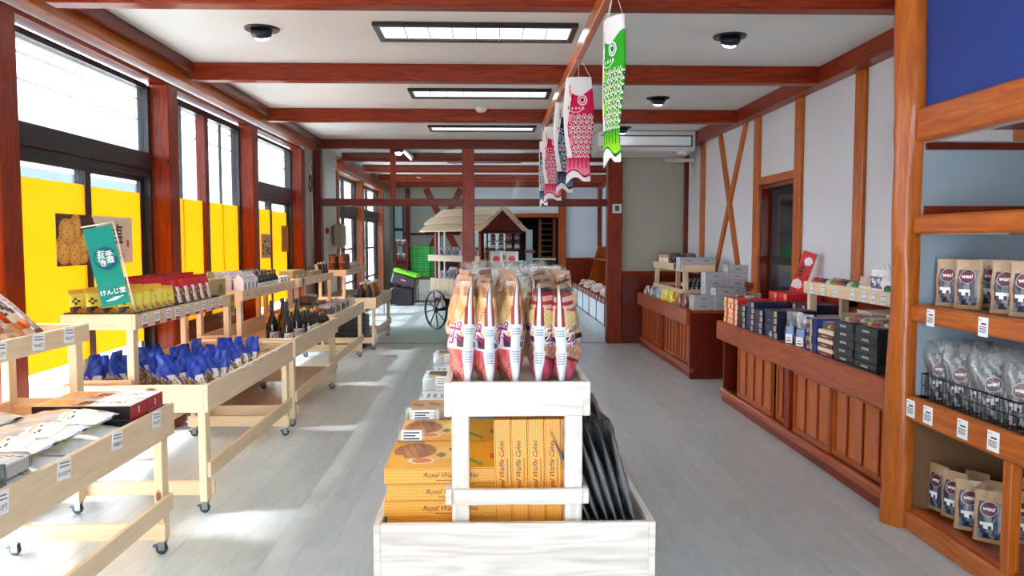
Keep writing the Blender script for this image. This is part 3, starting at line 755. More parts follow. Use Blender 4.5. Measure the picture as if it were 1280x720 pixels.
for k in range(8): tag_on(1, False, 4.75 + k * .145, .712, red=(k % 2 == 0), w=.05, h=.02, lines=0)
for k in range(7): tag_on(2, True, 6.25 + k * .22, 1.055, w=.05, h=.05, lines=3, col=lin((226, 214, 196)))
for k in range(6): tag_on(2, False, 6.5 + k * .2, .70, w=.05, h=.03, lines=1, col=lin((230, 224, 214)))
for k in range(5): tag_on(3, True, 8.3 + k * .3, 1.06, w=.05, h=.045, lines=1, col=lin((238, 232, 224)))
tag_on(3, True, 8.12, 1.02, w=.09, h=.17, lines=2, col=lin((120, 140, 168)))
for k in range(7): tag_on(3, False, 8.3 + k * .22, .69, w=.06, h=.035, lines=1, col=lin((236, 232, 226)))
for k in range(4): tag_on(4, False, 10.7 + k * .33, .68, w=.06, h=.04, lines=1)
tag_on(4, False, 11.2, .55, w=.07, h=.28, lines=3, col=lin((200, 198, 196)))

# ------------------------------------------------------------------ nearest table goods
def red_box():
    r = empty('gift_box'); W, D, Hh = .42, .165, .06
    b = MB(); b.box(-D / 2, D / 2, -W / 2, W / 2, 0, Hh, {'d': 'card'}, {(1, 0): lin((176, 22, 40)), (1, 1): lin((176, 22, 40)), 'd': lin((24, 22, 30)), (2, 1): lin((240, 238, 236))}, ch=.0015); b.build('body', r)
    t = MB()
    def art(u, v):
        if v > .93 or v < .07 or u > .98 or u < .02: return lin((240, 238, 238))
        if u > .62: return mixc(lin((244, 170, 90)), lin((250, 214, 160)), .5 + .5 * math.sin(u * 40) * math.cos(v * 9))
        if .45 < u < .6 and .3 < v < .75: return lin((50, 36, 34)) if (math.sin(u * 130) * math.cos(v * 22)) > -.4 else lin((200, 150, 120))
        if .12 < u < .42 and .35 < v < .62 and abs(math.sin(u * 80) + .6 * math.cos(v * 30 + u * 30)) > .8: return lin((40, 36, 40))
        if u > .5 and v < .3: return lin((206, 120, 96))
        return lin((244, 242, 240))
    t.grid(lambda u, v: (-D / 2 + v * D, -W / 2 + u * W, Hh + .0006), 30, 10, 'card', art, False, flip=True)
    t.build('printed_lid', r)
    m = MB(); m.box(-.004, .004, -W / 2 - .0012, -W / 2, Hh * .25, Hh * .75, 'card', lin((236, 210, 200))); m.build('emblem', r)
    return r
for c, Y in enumerate((3.585, 3.412)):
    for k in range(3):
        place('red_box', red_box, (-1.765 + rnd(-.004, .004), Y, .601 + k * .0605), 'flat printed gift box with crimson ends, %s of the %s stack at the table end' % (['bottom', 'middle', 'top'][k], ['outer', 'inner'][c]), 'gift box', 'crimson-ended gift boxes', rz=PI / 2)
def white_pack():
    r = empty('snack_pack'); b = MB()
    def art(s_, u, v):
        return lin((232, 234, 238)) if v > .02 else lin((220, 220, 224))
    P, wd, th = pouch(b, .19, .37, .075, art, 'foil', 14, 22, 'pillow', wob=.006); b.build('wrapper', r)
    c = MB(); 
    def lab(U, V):
        q = P(0, .5 + (U - .5) * .80, .12 + .28 * V); return (q[0], q[1] - .002, q[2])
    def la(u, v):
        if abs(v - .9) < .05 or abs(v - .08) < .03: return lin((190, 160, 110))
        if .55 < v < .82 and abs(math.sin(u * 23) + math.cos(v * 31 + u * 9)) > 1.15: return lin((50, 44, 40))
        return lin((236, 228, 200))
    c.grid(lab, 16, 10, 'card', la); c.build('label', r)
    tw = MB(); tw.grid(lambda u, v: ((u - .5) * .05 * (1 + v), .01 * math.sin(u * 9), .36 + v * .05), 6, 2, 'milky_film'); tw.build('twisted_end', r)
    return r
# packs lie on their backs: rotate so height runs across the table, base towards the aisle
k = 0
for ci, Yc in enumerate((3.20, 2.98, 2.76)):
    for li in range(3):
        a = rnd(-.05, .05)
        place('white_pack', white_pack, (-1.545 - .02 * li, Yc + rnd(-.012, .012), .635 + li * .062), 'white pillow pack with cream label facing the aisle, %s of the %s pile' % (['bottom', 'middle', 'top'][li], ['pile touching the crimson-ended boxes', 'middle aisle', 'nearest aisle'][ci] if ci else 'farthest aisle'), 'snack pack', 'white pillow packs on the nearest table', rz=PI / 2 + a, rx=-PI / 2 - .03)
for ci, Yc in enumerate((3.10, 2.86, 2.62)):
    for li in range(3):
        place('white_pack', white_pack, (-1.93 + .02 * (li % 2), Yc + rnd(-.02, .02), .64 + li * .066), 'white pillow pack toward the window, %s of the %s rear pile' % (['bottom', 'middle', 'top'][li], ['farthest', 'middle', 'nearest'][ci]), 'snack pack', 'white pillow packs on the nearest table', rz=PI / 2 + rnd(-.2, .2), rx=-PI / 2 - .02)
def tray_pack(green=False):
    def mk():
        r = empty('food_tray_pack'); b = MB(); b.box(-.085, .085, -.17, .17, 0, .055, {'d': 'foil'}, {'d': lin((44, 40, 42)) if not green else lin((20, 60, 40))}, ch=.014); b.build('tray', r)
        c = MB()
        def art(u, v):
            if green: return lin((36, 84, 60)) if abs(math.sin(u * 7 + v * 4)) < .45 else lin((232, 236, 234))
            if .35 < v < .5: return lin((200, 160, 70)) if u > .3 else lin((238, 236, 236))
            if .55 < v < .9 and abs(math.sin(u * 37) + math.cos(v * 25 + u * 17)) > 1.1: return lin((50, 46, 48))
            return lin((238, 238, 240))
        c.grid(lambda u, v: (-.06 + .12 * v, -.172 + .345 * u, .056 + .001 * math.sin(u * 6)), 30, 10, 'card', art, False, flip=True)
        c.box(-.06, .06, -.173, -.1705, .008, .056, 'card', lin((232, 232, 234)) if not green else lin((40, 90, 66)))
        c.build('paper_band', r)
        f = MB(); f.box(-.088, .088, -.174, .174, -.001, .06, 'clear_film', ch=.012); f.build('clear_wrap', r)
        return r
    return mk
for ci, Yc in enumerate((2.54, 2.35)):
    for li in range(3):
        place('tray_pack', tray_pack(), (-1.73, Yc, .601 + li * .061), 'black tray pack under a white printed paper band, %s of the %s stack' % (['bottom', 'middle', 'top'][li], ['farther', 'nearer'][ci]), 'food pack', 'banded tray packs on the nearest table', rz=PI / 2)
for li in range(3):
    place('green_pack', tray_pack(True), (-1.73, 2.16, .601 + li * .061), 'green and white leaf-patterned tray pack, %s of its stack' % ['bottom', 'middle', 'top'][li], 'food pack', 'banded tray packs on the nearest table', rz=PI / 2)
def brown_pack():
    r = empty('sweet_pack'); b = MB()
    def art(s_, u, v):
        if s_: return lin((150, 110, 84))
        if u < -.25:
            if v > .55: return lin((70, 46, 50)) if math.sin(v * 30 + u * 9) > -.5 else lin((200, 170, 150))
            if .25 < v < .42: return lin((198, 104, 48))
            return lin((206, 176, 152))
        if u > .8: return lin((120, 84, 60))
        if .1 < v < .2: return lin((90, 60, 50))
        if abs(u + .15) < .09: return lin((236, 232, 234))
        return lin((168, 140, 130)) if v < .3 or math.sin(v * 60 + u * 30) > .2 else lin((196, 180, 176))
    P, wd, th = pouch(b, .155, .30, .035, art, 'card', 16, 20, 'pillow', wob=.002); b.build('wrapper', r)
    c = MB(); c.lathe([(.0, 0), (.028, 0), (.03, .003), (.0, .006)], 'food', lin((214, 110, 40)), n=14, M=Matrix.Translation((-.045, -.02, .10)) @ Matrix.Rotation(PI / 2, 4, 'X')); c.build('printed_biscuit', r)
    return r
for i, Y in enumerate((2.45, 2.62, 2.80, 2.98, 3.16, 3.34, 3.53)):
    place('brown_pack', brown_pack, (-2.03, Y, 1.045), 'long brown cake pack leaning back on the nearest raised shelf, %s in the row' % (near(i, 7)), 'cake pack', 'leaning brown packs', rz=PI / 2 + .12, rx=-.78)
def flat_brown():
    b = MB(); pouch(b, .17, .13, .03, lambda s_, u, v: mixc(lin((130, 92, 54)), lin((176, 134, 88)), .5 + .5 * math.sin(u * 8 + v * 5)), 'foil', 8, 8, 'pillow', wob=.004); return b.build('flat_pack')
for j, Y in enumerate((3.02, 3.22)):
    for k in range(3):
        place('flat_brown', flat_brown, (-1.955, Y, 1.052 + .022 * k), 'small flat brown packet laid behind the shelf board, %s of the %s pile' % (['bottom', 'middle', 'top'][k], ['nearer', 'farther'][j]), 'packet', 'flat brown packets', rz=PI / 2 + rnd(-.1, .1), rx=-PI / 2 + .1)

# ------------------------------------------------------------------ second table goods
def yellow_pack():
    r = empty('snack_pouch'); b = MB()
    def art(s_, u, v):
        if v > .93: return lin((240, 196, 40))
        if s_ == 0 and v < .42 and (u * 1.1) ** 2 + ((v - .12) / .3) ** 2 < 1: return lin((176, 120, 62)) if math.sin(u * 9 + v * 31) > -.2 else lin((208, 160, 92))
        if s_ == 0 and v < .5 and u < .1: return lin((70, 40, 34))
        if s_ == 0 and .58 < v < .78 and abs(math.sin(u * 12 + 1) + math.cos(v * 40)) > 1.0 and abs(u) < .75: return lin((80, 66, 30))
        return lin((238, 222, 92)) if v > .5 else lin((226, 200, 90))
    pouch(b, .105, .165, .045, art, 'foil', 10, 14, 'stand', wob=.002); b.build('wrapper', r)
    s_ = MB(); s_.box(-.052, .052, -.0025, .0025, .158, .176, 'foil', lin((236, 186, 60))); s_.build('seal', r)
    return r
for ri, X in enumerate((-1.975, -2.06, -2.145, -2.23)):
    for k in range(7):
        place('yellow_pack', yellow_pack, (X, 4.25 + k * .088 + rnd(-.008, .008), 1.052), 'yellow snack pouch, %s in the %s row from the aisle' % (near(k, 7), ['first', 'second', 'third', 'fourth'][ri]), 'snack pouch', 'yellow snack pouches', rz=PI / 2 - .55 + rnd(-.12, .12), rx=-.16, scale=rnd(.96, 1.05))
def nut_pack(small=False):
    def mk():
        r = empty('nut_pouch'); b = MB()
        def art(s_, u, v):
            if v > .62: return lin((214, 24, 30)) if v < .95 else lin((176, 12, 20))
            q = math.sin(u * 11 + 2 * math.sin(v * 20)) * math.cos(v * 26)
            return lin((156, 92, 48)) if q > 0 else (lin((96, 52, 30)) if q > -.6 else lin((206, 160, 120)))
        P, wd, th = pouch(b, .125, .215, .06, art, 'foil', 12, 16, 'stand', wob=.003); b.build('wrapper', r)
        if not small:
            c = MB(); c.grid(lambda U, V: (lambda q: (q[0], q[1] - .002, q[2]))(P(0, .52 + U * .2, .08 + V * .62)), 5, 24, 'paper', lambda u, v: INK if (.35 < u < .65 and .2 < v < .8 and int(v * 24) % 3 == 0) else PW); c.build('label', r)
        return r
    return mk
for k in range(5): place('nut_pack', nut_pack(), (-1.985, 4.90 + k * .128, 1.052), 'red-topped clear pouch of nuts with a white strip label, %s in the aisle row' % near(k, 5), 'nut pouch', 'red-topped pouches', rz=PI / 2 - .3 + rnd(-.08, .08), rx=-.14)
for ri, X in enumerate((-2.11, -2.215)):
    for k in range(6): place('red_pack', nut_pack(True), (X, 4.86 + k * .12, 1.052), 'red-topped pouch without strip label, %s in the %s row' % (near(k, 6), ['middle', 'window-side'][ri]), 'nut pouch', 'red-topped pouches', rz=PI / 2 - .3 + rnd(-.1, .1), rx=-.1, scale=1.04)
for i, (Y, X, w) in enumerate(((4.50, -2.105, .62), (5.17, -2.105, .64))):
    b = MB(); b.box(X - .19, X + .19, Y - w / 2, Y + w / 2, 1.028, 1.034, 'plastic', BLACK)
    for q in ((X - .19, X + .19, Y - w / 2, Y - w / 2 + .006), (X - .19, X + .19, Y + w / 2 - .006, Y + w / 2), (X - .19, X - .184, Y - w / 2, Y + w / 2), (X + .184, X + .19, Y - w / 2, Y + w / 2)): b.box(*q, 1.034, 1.112, 'plastic', BLACK)
    b.v = [(v[0], v[1], v[2] if v[2] < 1.05 else 1.108) for v in b.v]
    tag(b.build('display_tray'), ['black plastic tray under the yellow pouches', 'black plastic tray under the red-topped pouches'][i], 'tray')
kb = empty('kraft_box', (-2.03, 5.64, 1.03), PI / 2 - .2); b = MB(); b.box(-.10, .10, -.06, .06, 0, .19, 'card', lin((176, 156, 108)), ch=.002); b.build('body', kb)
b = MB(); b.prism([(-.06, 0), (.06, 0), (.035, .05), (-.035, .05)], -.003, .003, 'card', lin((206, 186, 140)), M=Matrix.Translation((0, 0, .19))); b.build('handle', kb)
b = MB(); add_text(b, '鳥', .07, lambda x, y: (x + .03, -.0615, y + .11), 'card', BLACK); b.build('lettering', kb)
tag(kb, 'tan paper carry box with a dark brushed mark beside the nut pouches', 'gift box')
# teal banner on its clear stand
bn = empty('table_banner', (-1.99, 4.20, 1.10), .32)
S = Matrix.Rotation(-.19, 4, 'Y')
b = MB(); W0, W1, Z0, Z1 = -.085, .055, .055, .48
def bm_pt(u, v, off=0): return tuple(S @ Vector((W0 + (W1 - W0) * u, -.004 - off + .004 * math.sin(v * 7), Z0 + (Z1 - Z0) * v)))
b.grid(lambda u, v: bm_pt(u, v), 6, 24, 'cloth', None, True, lin((10, 148, 136))); b.build('cloth', bn)
b = MB(); 
for p, q in (((W1 + .012, 0, 0), (W1 + .012, 0, Z1 + .02)), ((W0 - .005, 0, Z1 + .012), (W1 + .012, 0, Z1 + .012)), ((W1 + .012, 0, .03), (W1 + .012, 0, 0))): b.tube(tuple(S @ Vector(p)), tuple(S @ Vector(q)), .0045, 'plastic', lin((226, 222, 214)), 8)
b.build('pole', bn)
b = MB()
for v in (.1, .35, .6, .85): 
    z = Z0 + (Z1 - Z0) * v; b.tube(tuple(S @ Vector((W1, -.004, z))), tuple(S @ Vector((W1 + .014, -.002, z))), .003, 'plastic', PW, 6)
b.build('clips', bn)
b = MB(); b.lathe([(.03, -.01), (.03, 0)], 'acrylic', n=12, cx=W1 + .012 + .0, cz=0); b.build('foot', bn)
b = MB(); N = 40; cxr, czr = .52, .60
base = len(b.v)
for i in range(N + 1):
    a = 2 * PI * i / N * .93 + .5; w_ = .006 + .004 * math.sin(a * 1.5)
    for rr in (.052 - w_, .052 + w_):
        q = bm_pt(cxr, czr, .002); v = S @ Vector((rr * math.cos(a), 0, rr * math.sin(a))); b.v.append((q[0] + v.x, q[1] + v.y, q[2] + v.z))
for i in range(N): b.face([base + 2 * i, base + 2 * i + 1, base + 2 * i + 3, base + 2 * i + 2], 'cloth', lin((10, 92, 130)))
b.build('brush_ring', bn)
b = MB()
def bt(u0, v0):
    def fn(x, y):
        q = bm_pt(u0, v0, .003); v = S @ Vector((x, 0, y)); return (q[0] + v.x, q[1] + v.y, q[2] + v.z)
    return fn
for ch, u0, v0 in (('お', .40, .665), ('か', .38, .60), ('き', .42, .535), ('手', .68, .64), ('造', .68, .57)): add_text(b, ch, .038, bt(u0, v0), 'cloth', PW, bold=.001)
add_text(b, 'けんじ堂', .032, bt(.5, .17), 'cloth', PW, bold=.0008)
for k in range(3):
    add_text(b, '—', .05, bt(.40 + .12 * k, .075 + .015 * k), 'cloth', PW, bold=.001)
b.build('lettering', bn)
tag(bn, 'teal vertical banner with white brush lettering on a slim pole', 'banner')
# posters on the glass
po = empty('poster', (-2.59, 5.16, 1.50), PI / 2); W, Hh = .98, .32
b = MB(); b.box(-W / 2, W / 2, -.004, 0, -Hh / 2, Hh / 2, 'card', lin((214, 196, 160)))
b.build('sheet', po)
def part_(u, v):
    x = u; y = v
    if x < .42 - .10 * (y - .1) ** 2 * 0 + .08 * math.sin(PI * y) * 1.0:
        for (cx_, cy_, rx_, ry_, an) in ((.13, .66, .10, .26, .2), (.22, .72, .07, .30, -.1), (.08, .32, .09, .30, .0), (.20, .28, .09, .30, .1), (.31, .42, .08, .26, -.5), (.27, .16, .10, .14, 0)):
            dx, dy = x - cx_, (y - cy_) * .5; a_ = dx * math.cos(an) + dy * math.sin(an); c_ = -dx * math.sin(an) + dy * math.cos(an)
            d = (a_ / rx_) ** 2 + (c_ / (ry_ * .5)) ** 2
            if d < 1:
                if math.sin(x * 160) * math.sin(y * 47 + x * 20) > .82: return lin((120, 80, 20))
                return mixc(lin((244, 200, 96)), lin((214, 154, 50)), d)
        return lin((78, 40, 30))
    return lin((240, 226, 196))
b = MB(); b.grid(lambda u, v: (-W / 2 + u * W, -.0046, -Hh / 2 + v * Hh), 90, 32, 'card', part_, False); b.build('print', po)
b = MB(); add_text(b, '塩', .15, lambda x, y: (x + .27, -.006, y + .03), 'card', lin((50, 34, 28)), bold=.002); add_text(b, 'おかき', .035, lambda x, y: (x + .14, -.006, y + .10), 'card', lin((60, 40, 34)))
add_text(b, '海の塩仕立', .03, lambda x, y: (x + .30, -.006, y - .11), 'card', lin((80, 60, 50))); b.box(.40, .43, -.0055, -.005, -.05, .0, 'card', lin((186, 60, 40))); b.build('lettering', po)
tag(po, 'wide poster of golden rice crackers and brush lettering on the yellow window', 'poster')
b = MB(); b.box(-.19, .19, -.004, 0, -.15, .13, 'paper', lin((196, 170, 150)))
for k in range(24): 
    x, z = rnd(-.15, .12), rnd(-.12, .09); b.box(x, x + rnd(.02, .06), -.006, -.004, z, z + rnd(.012, .03), 'paper', lin((90, 66, 60)))
tag(b.build('poster', None, (-2.6, 9.02, 1.44), PI / 2), 'small grey printed notice on the lower yellow pane of the third window bay', 'poster')
b = MB(); b.box(-.16, .16, -.004, 0, -.17, .16, 'paper', lin((206, 140, 50))); b.box(-.12, .12, -.005, -.004, -.13, .12, 'paper', lin((190, 124, 50)))
tag(b.build('poster', None, (-2.6, 9.85, 1.52), PI / 2), 'plain tan notice on the yellow pane beside the grey wall', 'poster')

def blue_pouch(tp=.2, sw=.02):
    r = empty('blue_pouch'); b = MB()
    def art(s_, u, v):
        if v > .52 + .05 * math.sin(u * 5): return mixc(lin((22, 52, 170)), lin((50, 92, 210)), .5 + .5 * math.sin(u * 6 + v * 14))
        if v < .08: return lin((30, 60, 170))
        q = math.sin(u * 13 + 3 * math.sin(v * 17)) * math.cos(v * 34)
        return lin((176, 150, 110)) if q > .2 else (lin((120, 92, 64)) if q > -.5 else lin((206, 200, 196)))
    P, wd, th = pouch(b, .125, .245, .065, art, 'foil', 14, 20, 'stand', wob=.010, taper=tp, sway=sw); b.build('wrapper', r)
    c = MB(); c.grid(lambda U, V: (lambda q: (q[0], q[1] - .0025, q[2]))(P(0, .60 + U * .2 - V * .18, .06 + V * .50)), 5, 20, 'paper', lambda u, v: INK if (.35 < u < .65 and .3 < v < .9 and int(v * 20) % 3 == 0) else PW); c.build('label', r)
    return r
rows = [(-1.63, 4.34, 7), (-1.77, 4.30, 6), (-1.91, 4.42, 5), (-2.08, 4.36, 4), (-2.21, 4.30, 3)]
for ri, (X, Y0, n) in enumerate(rows):
    for k in range(n):
        vv = (k * 3 + ri) % 4; place('blue_pouch%d' % vv, lambda vv=vv: blue_pouch([.15, .45, .3, .55][vv], [.03, -.035, .05, -.01][vv]), (X + rnd(-.01, .01), Y0 + k * .152 + rnd(-.01, .01), .602), 'blue-topped clear pouch of dried snacks, %s in the %s' % (near(k, n), ['row along the aisle board', 'second row from the aisle', 'middle row', 'fourth row from the aisle', 'row nearest the window'][ri]), 'snack pouch', 'blue-topped pouches', rz=PI / 2 - .45 + rnd(-.25, .25), rx=-.12 + rnd(-.10, .08), ry=rnd(-.14, .14), scale=rnd(.92, 1.08))
# heap of dried strips
b = MB()
for i in range(620):
    x, y = -1.58 - rnd(0, .5), 5.40 + rnd(0, .46); z = .64 + .13 * math.exp(-((x + 1.82) / .32) ** 2 - ((y - 5.65) / .26) ** 2) * rnd(.05, 1.0); a = rnd(0, PI); l = rnd(.03, .07); t_ = rnd(-.3, .3)
    c = mixc(lin((236, 214, 176)), lin((190, 152, 106)), random.random()); d = (math.cos(a) * l, math.sin(a) * l, t_ * l)
    x = max(-2.1, min(-1.60, x)); y = max(5.44, min(5.82, y))
    if x + abs(d[0]) > -1.56: x = -1.56 - abs(d[0])
    b.tube((x - d[0], y - d[1], z - d[2] if z - d[2] > .603 else .603), (x + d[0], y + d[1], max(.603, z + d[2])), .003, 'food', c, 4)
tag(b.build('dried_strips'), 'loose heap of pale dried strips at the far end of the second tray table', 'dried food', kind='stuff')

# ------------------------------------------------------------------ third table goods
def white_carton():
    r = empty('drink_carton'); b = MB(); b.box(-.04, .04, -.04, .04, 0, .15, 'card', lin((238, 240, 244)), ch=.002); b.build('body', r)
    b = MB(); b.prism([(-.04, 0), (.04, 0), (.004, .04), (-.004, .04)], -.04, .04, 'card', lin((238, 240, 244)), M=Matrix.Translation((0, 0, .15)) @ Matrix.Rotation(PI / 2, 4, 'Z')); b.box(-.04, .04, -.002, .002, .19, .212, 'card', lin((230, 232, 236))); b.build('gable_top', r)
    b = MB(); b.box(-.04, .04, -.0415, -.0405, .165, .170, 'card', lin((180, 140, 90))); b.box(-.012, -.004, -.042, -.0405, .04, .12, 'card', INK); b.box(.012, .018, -.042, -.0405, .06, .12, 'card', INK); b.build('lettering', r)
    return r
i = 0
for X in (-2.01, -2.11, -2.21):
    for Y in (6.24, 6.34, 6.44, 6.54):
        rw = {-2.01: 'aisle', -2.11: 'middle', -2.21: 'window-side'}[X]
        place('white_carton', white_carton, (X, Y, 1.03), 'white gable-topped drink carton, %s in the %s row' % (near(round((Y - 6.24) / .1), 4), rw), 'carton', 'white cartons on the third raised shelf', rz=PI / 2)
def bottle(h, r, cap, label, body=lin((22, 18, 20)), neck=.35, lab=(.12, .5), glassm='dark_glass', capcol=None):
    def mk():
        o = empty('bottle'); b = MB(); s0 = 1 - neck
        b.lathe([(r * .9, 0), (r, .01), (r, h * s0 * .88), (r * .85, h * s0), (r * .36, h * (s0 + .12)), (r * .30, h * .92)], glassm, body, n=14); b.build('glass', o)
        c = MB(); c.lathe([(r * .34, h * .90), (r * .36, h * .91), (r * .34, h)], 'plastic', cap, n=12); c.build('cap', o)
        l = MB()
        def lf(U, V):
            a = -PI / 2 + (U - .5) * 2.6; return (r * 1.012 * math.cos(a), r * 1.012 * math.sin(a), h * (lab[0] + (lab[1] - lab[0]) * V))
        l.grid(lf, 16, 12, 'paper', lambda u, v: INK if (abs(math.sin(u * 25) + math.cos(v * 21 + u * 8)) > 1.35 and .15 < u < .85 and .1 < v < .9) else label); l.build('label', o)
        return o
    return mk
for ri, X in enumerate((-2.01, -2.09, -2.17, -2.25)):
    for k in range(8):
        place('small_bottle', bottle(.20, .032, BLACK, lin((222, 224, 226))), (X, 6.66 + k * .082, 1.03), 'small black-capped bottle, %s in the %s row of the raised shelf' % (near(k, 8), ['aisle', 'second', 'third', 'window-side'][ri]), 'bottle', 'small dark bottles on the third raised shelf', rz=PI / 2)
for k in range(3):
    b = 'end_box'; place(b, lambda: (lambda m: (m.box(-.045, .045, -.04, .04, 0, .12, 'card', lin((226, 226, 222)), ch=.002), m.box(-.035, .035, -.042, -.04, .03, .09, 'card', lin((150, 156, 166))), m.build('small_box'))[2])(MB()), (-2.02 - .0 * k, 7.38 + k * .12, 1.03), 'white box with a grey label after the small bottles, %s' % near(k, 3), 'box', 'white boxes on the third raised shelf', rz=PI / 2)
for k, (X, Y) in enumerate(((-1.66, 6.30), (-1.80, 6.38), (-1.66, 6.62), (-1.79, 6.66))):
    place('big_bottle', bottle(.40, .052, lin((60, 44, 40)), lin((214, 216, 220)), neck=.42, lab=(.06, .36)), (X, Y, .602), 'large black sake bottle with a white label, %s' % ['nearest by the aisle', 'nearest on the window side', 'farther by the aisle', 'farther on the window side'][k], 'bottle', 'large dark bottles', rz=PI / 2 - .4)
caps = [BLACK, lin((214, 180, 60)), lin((214, 180, 60)), lin((220, 30, 30)), lin((150, 110, 40)), lin((150, 110, 40)), BLACK]
cn = ['black', 'gold', 'pale gold', 'red', 'brown', 'bronze', 'dark']
for ri, X in enumerate((-1.61, -1.70, -1.79)):
    for k in range(7):
        hh = .28 if k < 3 else (.25 if k == 3 else .21)
        place('mid_bottle%d' % k, bottle(hh, .036, caps[k], lin((210, 160, 80)) if k == 3 else lin((228, 230, 232)), lab=(.08, .5)), (X, 6.84 + k * .12, .602), 'dark bottle with a %s cap, %s, in the row %s' % (cn[k], near(k, 7), ['at the aisle', 'behind the aisle row', 'toward the window'][ri]), 'bottle', 'medium dark bottles', rz=PI / 2 - .3)

# ------------------------------------------------------------------ fourth table goods
def tan_box(w, h, handle=False):
    def mk():
        r = empty('gift_box'); b = MB(); b.box(-w / 2, w / 2, -.07, .07, 0, h, 'card', lin((176, 160, 112)), ch=.003); b.build('body', r)
        b = MB(); b.box(w * .1, w * .3, -.0715, -.07, h * .35, h * .7, 'card', lin((236, 226, 200))); b.build('label', r)
        if handle:
            b = MB(); b.path([(-w * .3, 0, h), (-w * .2, 0, h + .04), (w * .2, 0, h + .04), (w * .3, 0, h)], .004, 'cloth', lin((60, 40, 30))); b.build('handle', r)
        return r
    return mk
for i, Y in enumerate((8.18, 8.46)): place('tan_wide', tan_box(.26, .15), (-2.12, Y, 1.03), ['nearer', 'farther'][i] + ' wide tan gift box on the fourth raised shelf', 'gift box', 'tan gift boxes', rz=PI / 2)
for i, Y in enumerate((8.68, 8.82, 8.96, 9.10)): place('tan_small', tan_box(.12, .12, True), (-2.06, Y, 1.03), 'small tan box with a cord handle, %s in its row' % near(i, 4), 'gift box', 'tan gift boxes', rz=PI / 2)
def stripe_bag():
    r = empty('striped_bag'); b = MB(); pouch(b, .13, .18, .09, lambda s_, u, v: lin((232, 222, 196)) if abs(u) > .55 else lin((52, 34, 32)), 'foil', 10, 10, 'bulge'); b.build('wrapper', r)
    b = MB(); b.tube((0, 0, .175), (0, 0, .2), .008, 'foil', lin((232, 222, 196)), 6, .016); b.build('tie', r); return r
for i, Y in enumerate((9.25, 9.40, 9.55)): place('stripe_bag', stripe_bag, (-2.05, Y, 1.03), 'dark rounded bag with cream sides, %s of three' % near(i, 3), 'bag', 'striped bags', rz=PI / 2 - .5)
def cake(): 
    r = empty('wrapped_cake'); b = MB(); b.box(-.11, .11, -.09, .09, 0, .10, 'food', lin((92, 52, 40)), ch=.025); b.build('cake', r)
    b = MB(); b.box(-.115, .115, -.095, .095, -.001, .106, 'clear_film', ch=.02); b.build('clear_wrap', r)
    b = MB(); b.box(.05, .08, -.097, -.095, .01, .09, 'paper', lin((220, 206, 200))); b.build('label', r); return r
ck = [(-1.75, 8.22), (-1.75, 8.5), (-1.75, 8.78), (-1.75, 9.02), (-1.99, 8.3), (-1.99, 8.6), (-1.99, 8.9)]
for i, (X, Y) in enumerate(ck): place('cake', cake, (X, Y, .70), 'clear-wrapped dark brown cake block, %s in the %s row' % (near(i % 4 if i < 4 else i - 4, 4 if i < 4 else 3), 'aisle' if i < 4 else 'rear'), 'cake', 'wrapped brown cakes', rz=PI / 2)
place('cake', cake, (-1.99, 8.42, .802), 'clear-wrapped dark brown cake block stacked on top of the rear row', 'cake', 'wrapped brown cakes', rz=PI / 2)
b = MB(); b.box(-2.2, -1.66, 8.08, 9.2, .602, .698, 'pine', ch=.003, axis=1); tag(b.build('plinth_board'), 'pale wooden block raising the brown cakes on the fourth tray table', 'block')
def clear_pack(): 
    r = empty('clear_bag'); b = MB(); pouch(b, .12, .13, .07, lambda s_, u, v: lin((170, 130, 100)), 'food', 8, 8, 'stand'); b.build('filling', r); b = MB(); pouch(b, .14, .18, .08, lambda s_, u, v: WHITE1, 'milky_film', 8, 8, 'stand'); b.build('clear_film', r); return r
for i, (X, Y) in enumerate(((-1.72, 9.3), (-1.72, 9.5), (-1.72, 9.7), (-1.92, 9.4), (-1.92, 9.62))): place('clear_pack', clear_pack, (X, Y, .602), 'clear bag of pale snacks beyond the brown cakes, %s' % ['nearest by the aisle', 'middle by the aisle', 'farthest by the aisle', 'nearest in the rear', 'farthest in the rear'][i], 'snack bag', 'clear snack bags', rz=PI / 2)

# ------------------------------------------------------------------ fifth table goods
jar = bottle(.13, .055, lin((96, 40, 26)), lin((214, 170, 120)), body=lin((104, 44, 26)), neck=.10, lab=(.2, .45))
def jar_mk():
    r = empty('jar'); b = MB(); b.lathe([(.05, 0), (.055, .01), (.055, .10), (.048, .12)], 'dark_glass', lin((120, 52, 30)), n=14); b.build('glass', r)
    b = MB(); b.lathe([(.05, .118), (.052, .122), (.05, .14)], 'plastic', lin((110, 44, 28)), n=14); b.build('lid', r)
    b = MB(); b.lathe([(.0555, .03), (.0558, .034)], 'card', lin((230, 200, 150)), n=14); b.build('label', r); return r
i = 0
for lv in range(2):
    for X in (-1.99, -2.12):
        for k in range(3): place('jar', jar_mk, (X, 10.45 + k * .125, 1.03 + lv * .142), 'brown lidded jar on the farthest raised shelf, %s of the %s %s row' % (near(k, 3), ['bottom', 'top'][lv], 'aisle' if X > -2 else 'rear'), 'jar', 'brown jars', rz=0)
def plain_box(w, d, h, c, lab=None, name='box', mat='card', ch=.002):
    def mk():
        r = empty(name); b = MB(); b.box(-w / 2, w / 2, -d / 2, d / 2, 0, h, mat, c, ch=ch); b.build('body', r)
        if lab: b = MB(); b.box(-w * .3, w * .3, -d / 2 - .001, -d / 2, h * .25, h * .75, 'card', lab); b.build('label', r)
        return r
    return mk
def brown_bag(): 
    r = empty('snack_bag'); b = MB(); pouch(b, .13, .15, .09, lambda s_, u, v: lin((150, 96, 70)) if v < .6 else lin((200, 176, 160)), 'foil', 8, 8, 'bulge'); b.build('wrapper', r); b = MB(); b.box(-.03, .03, -.047, -.045, .04, .09, 'paper', lin((230, 220, 210))); b.build('label', r); return r
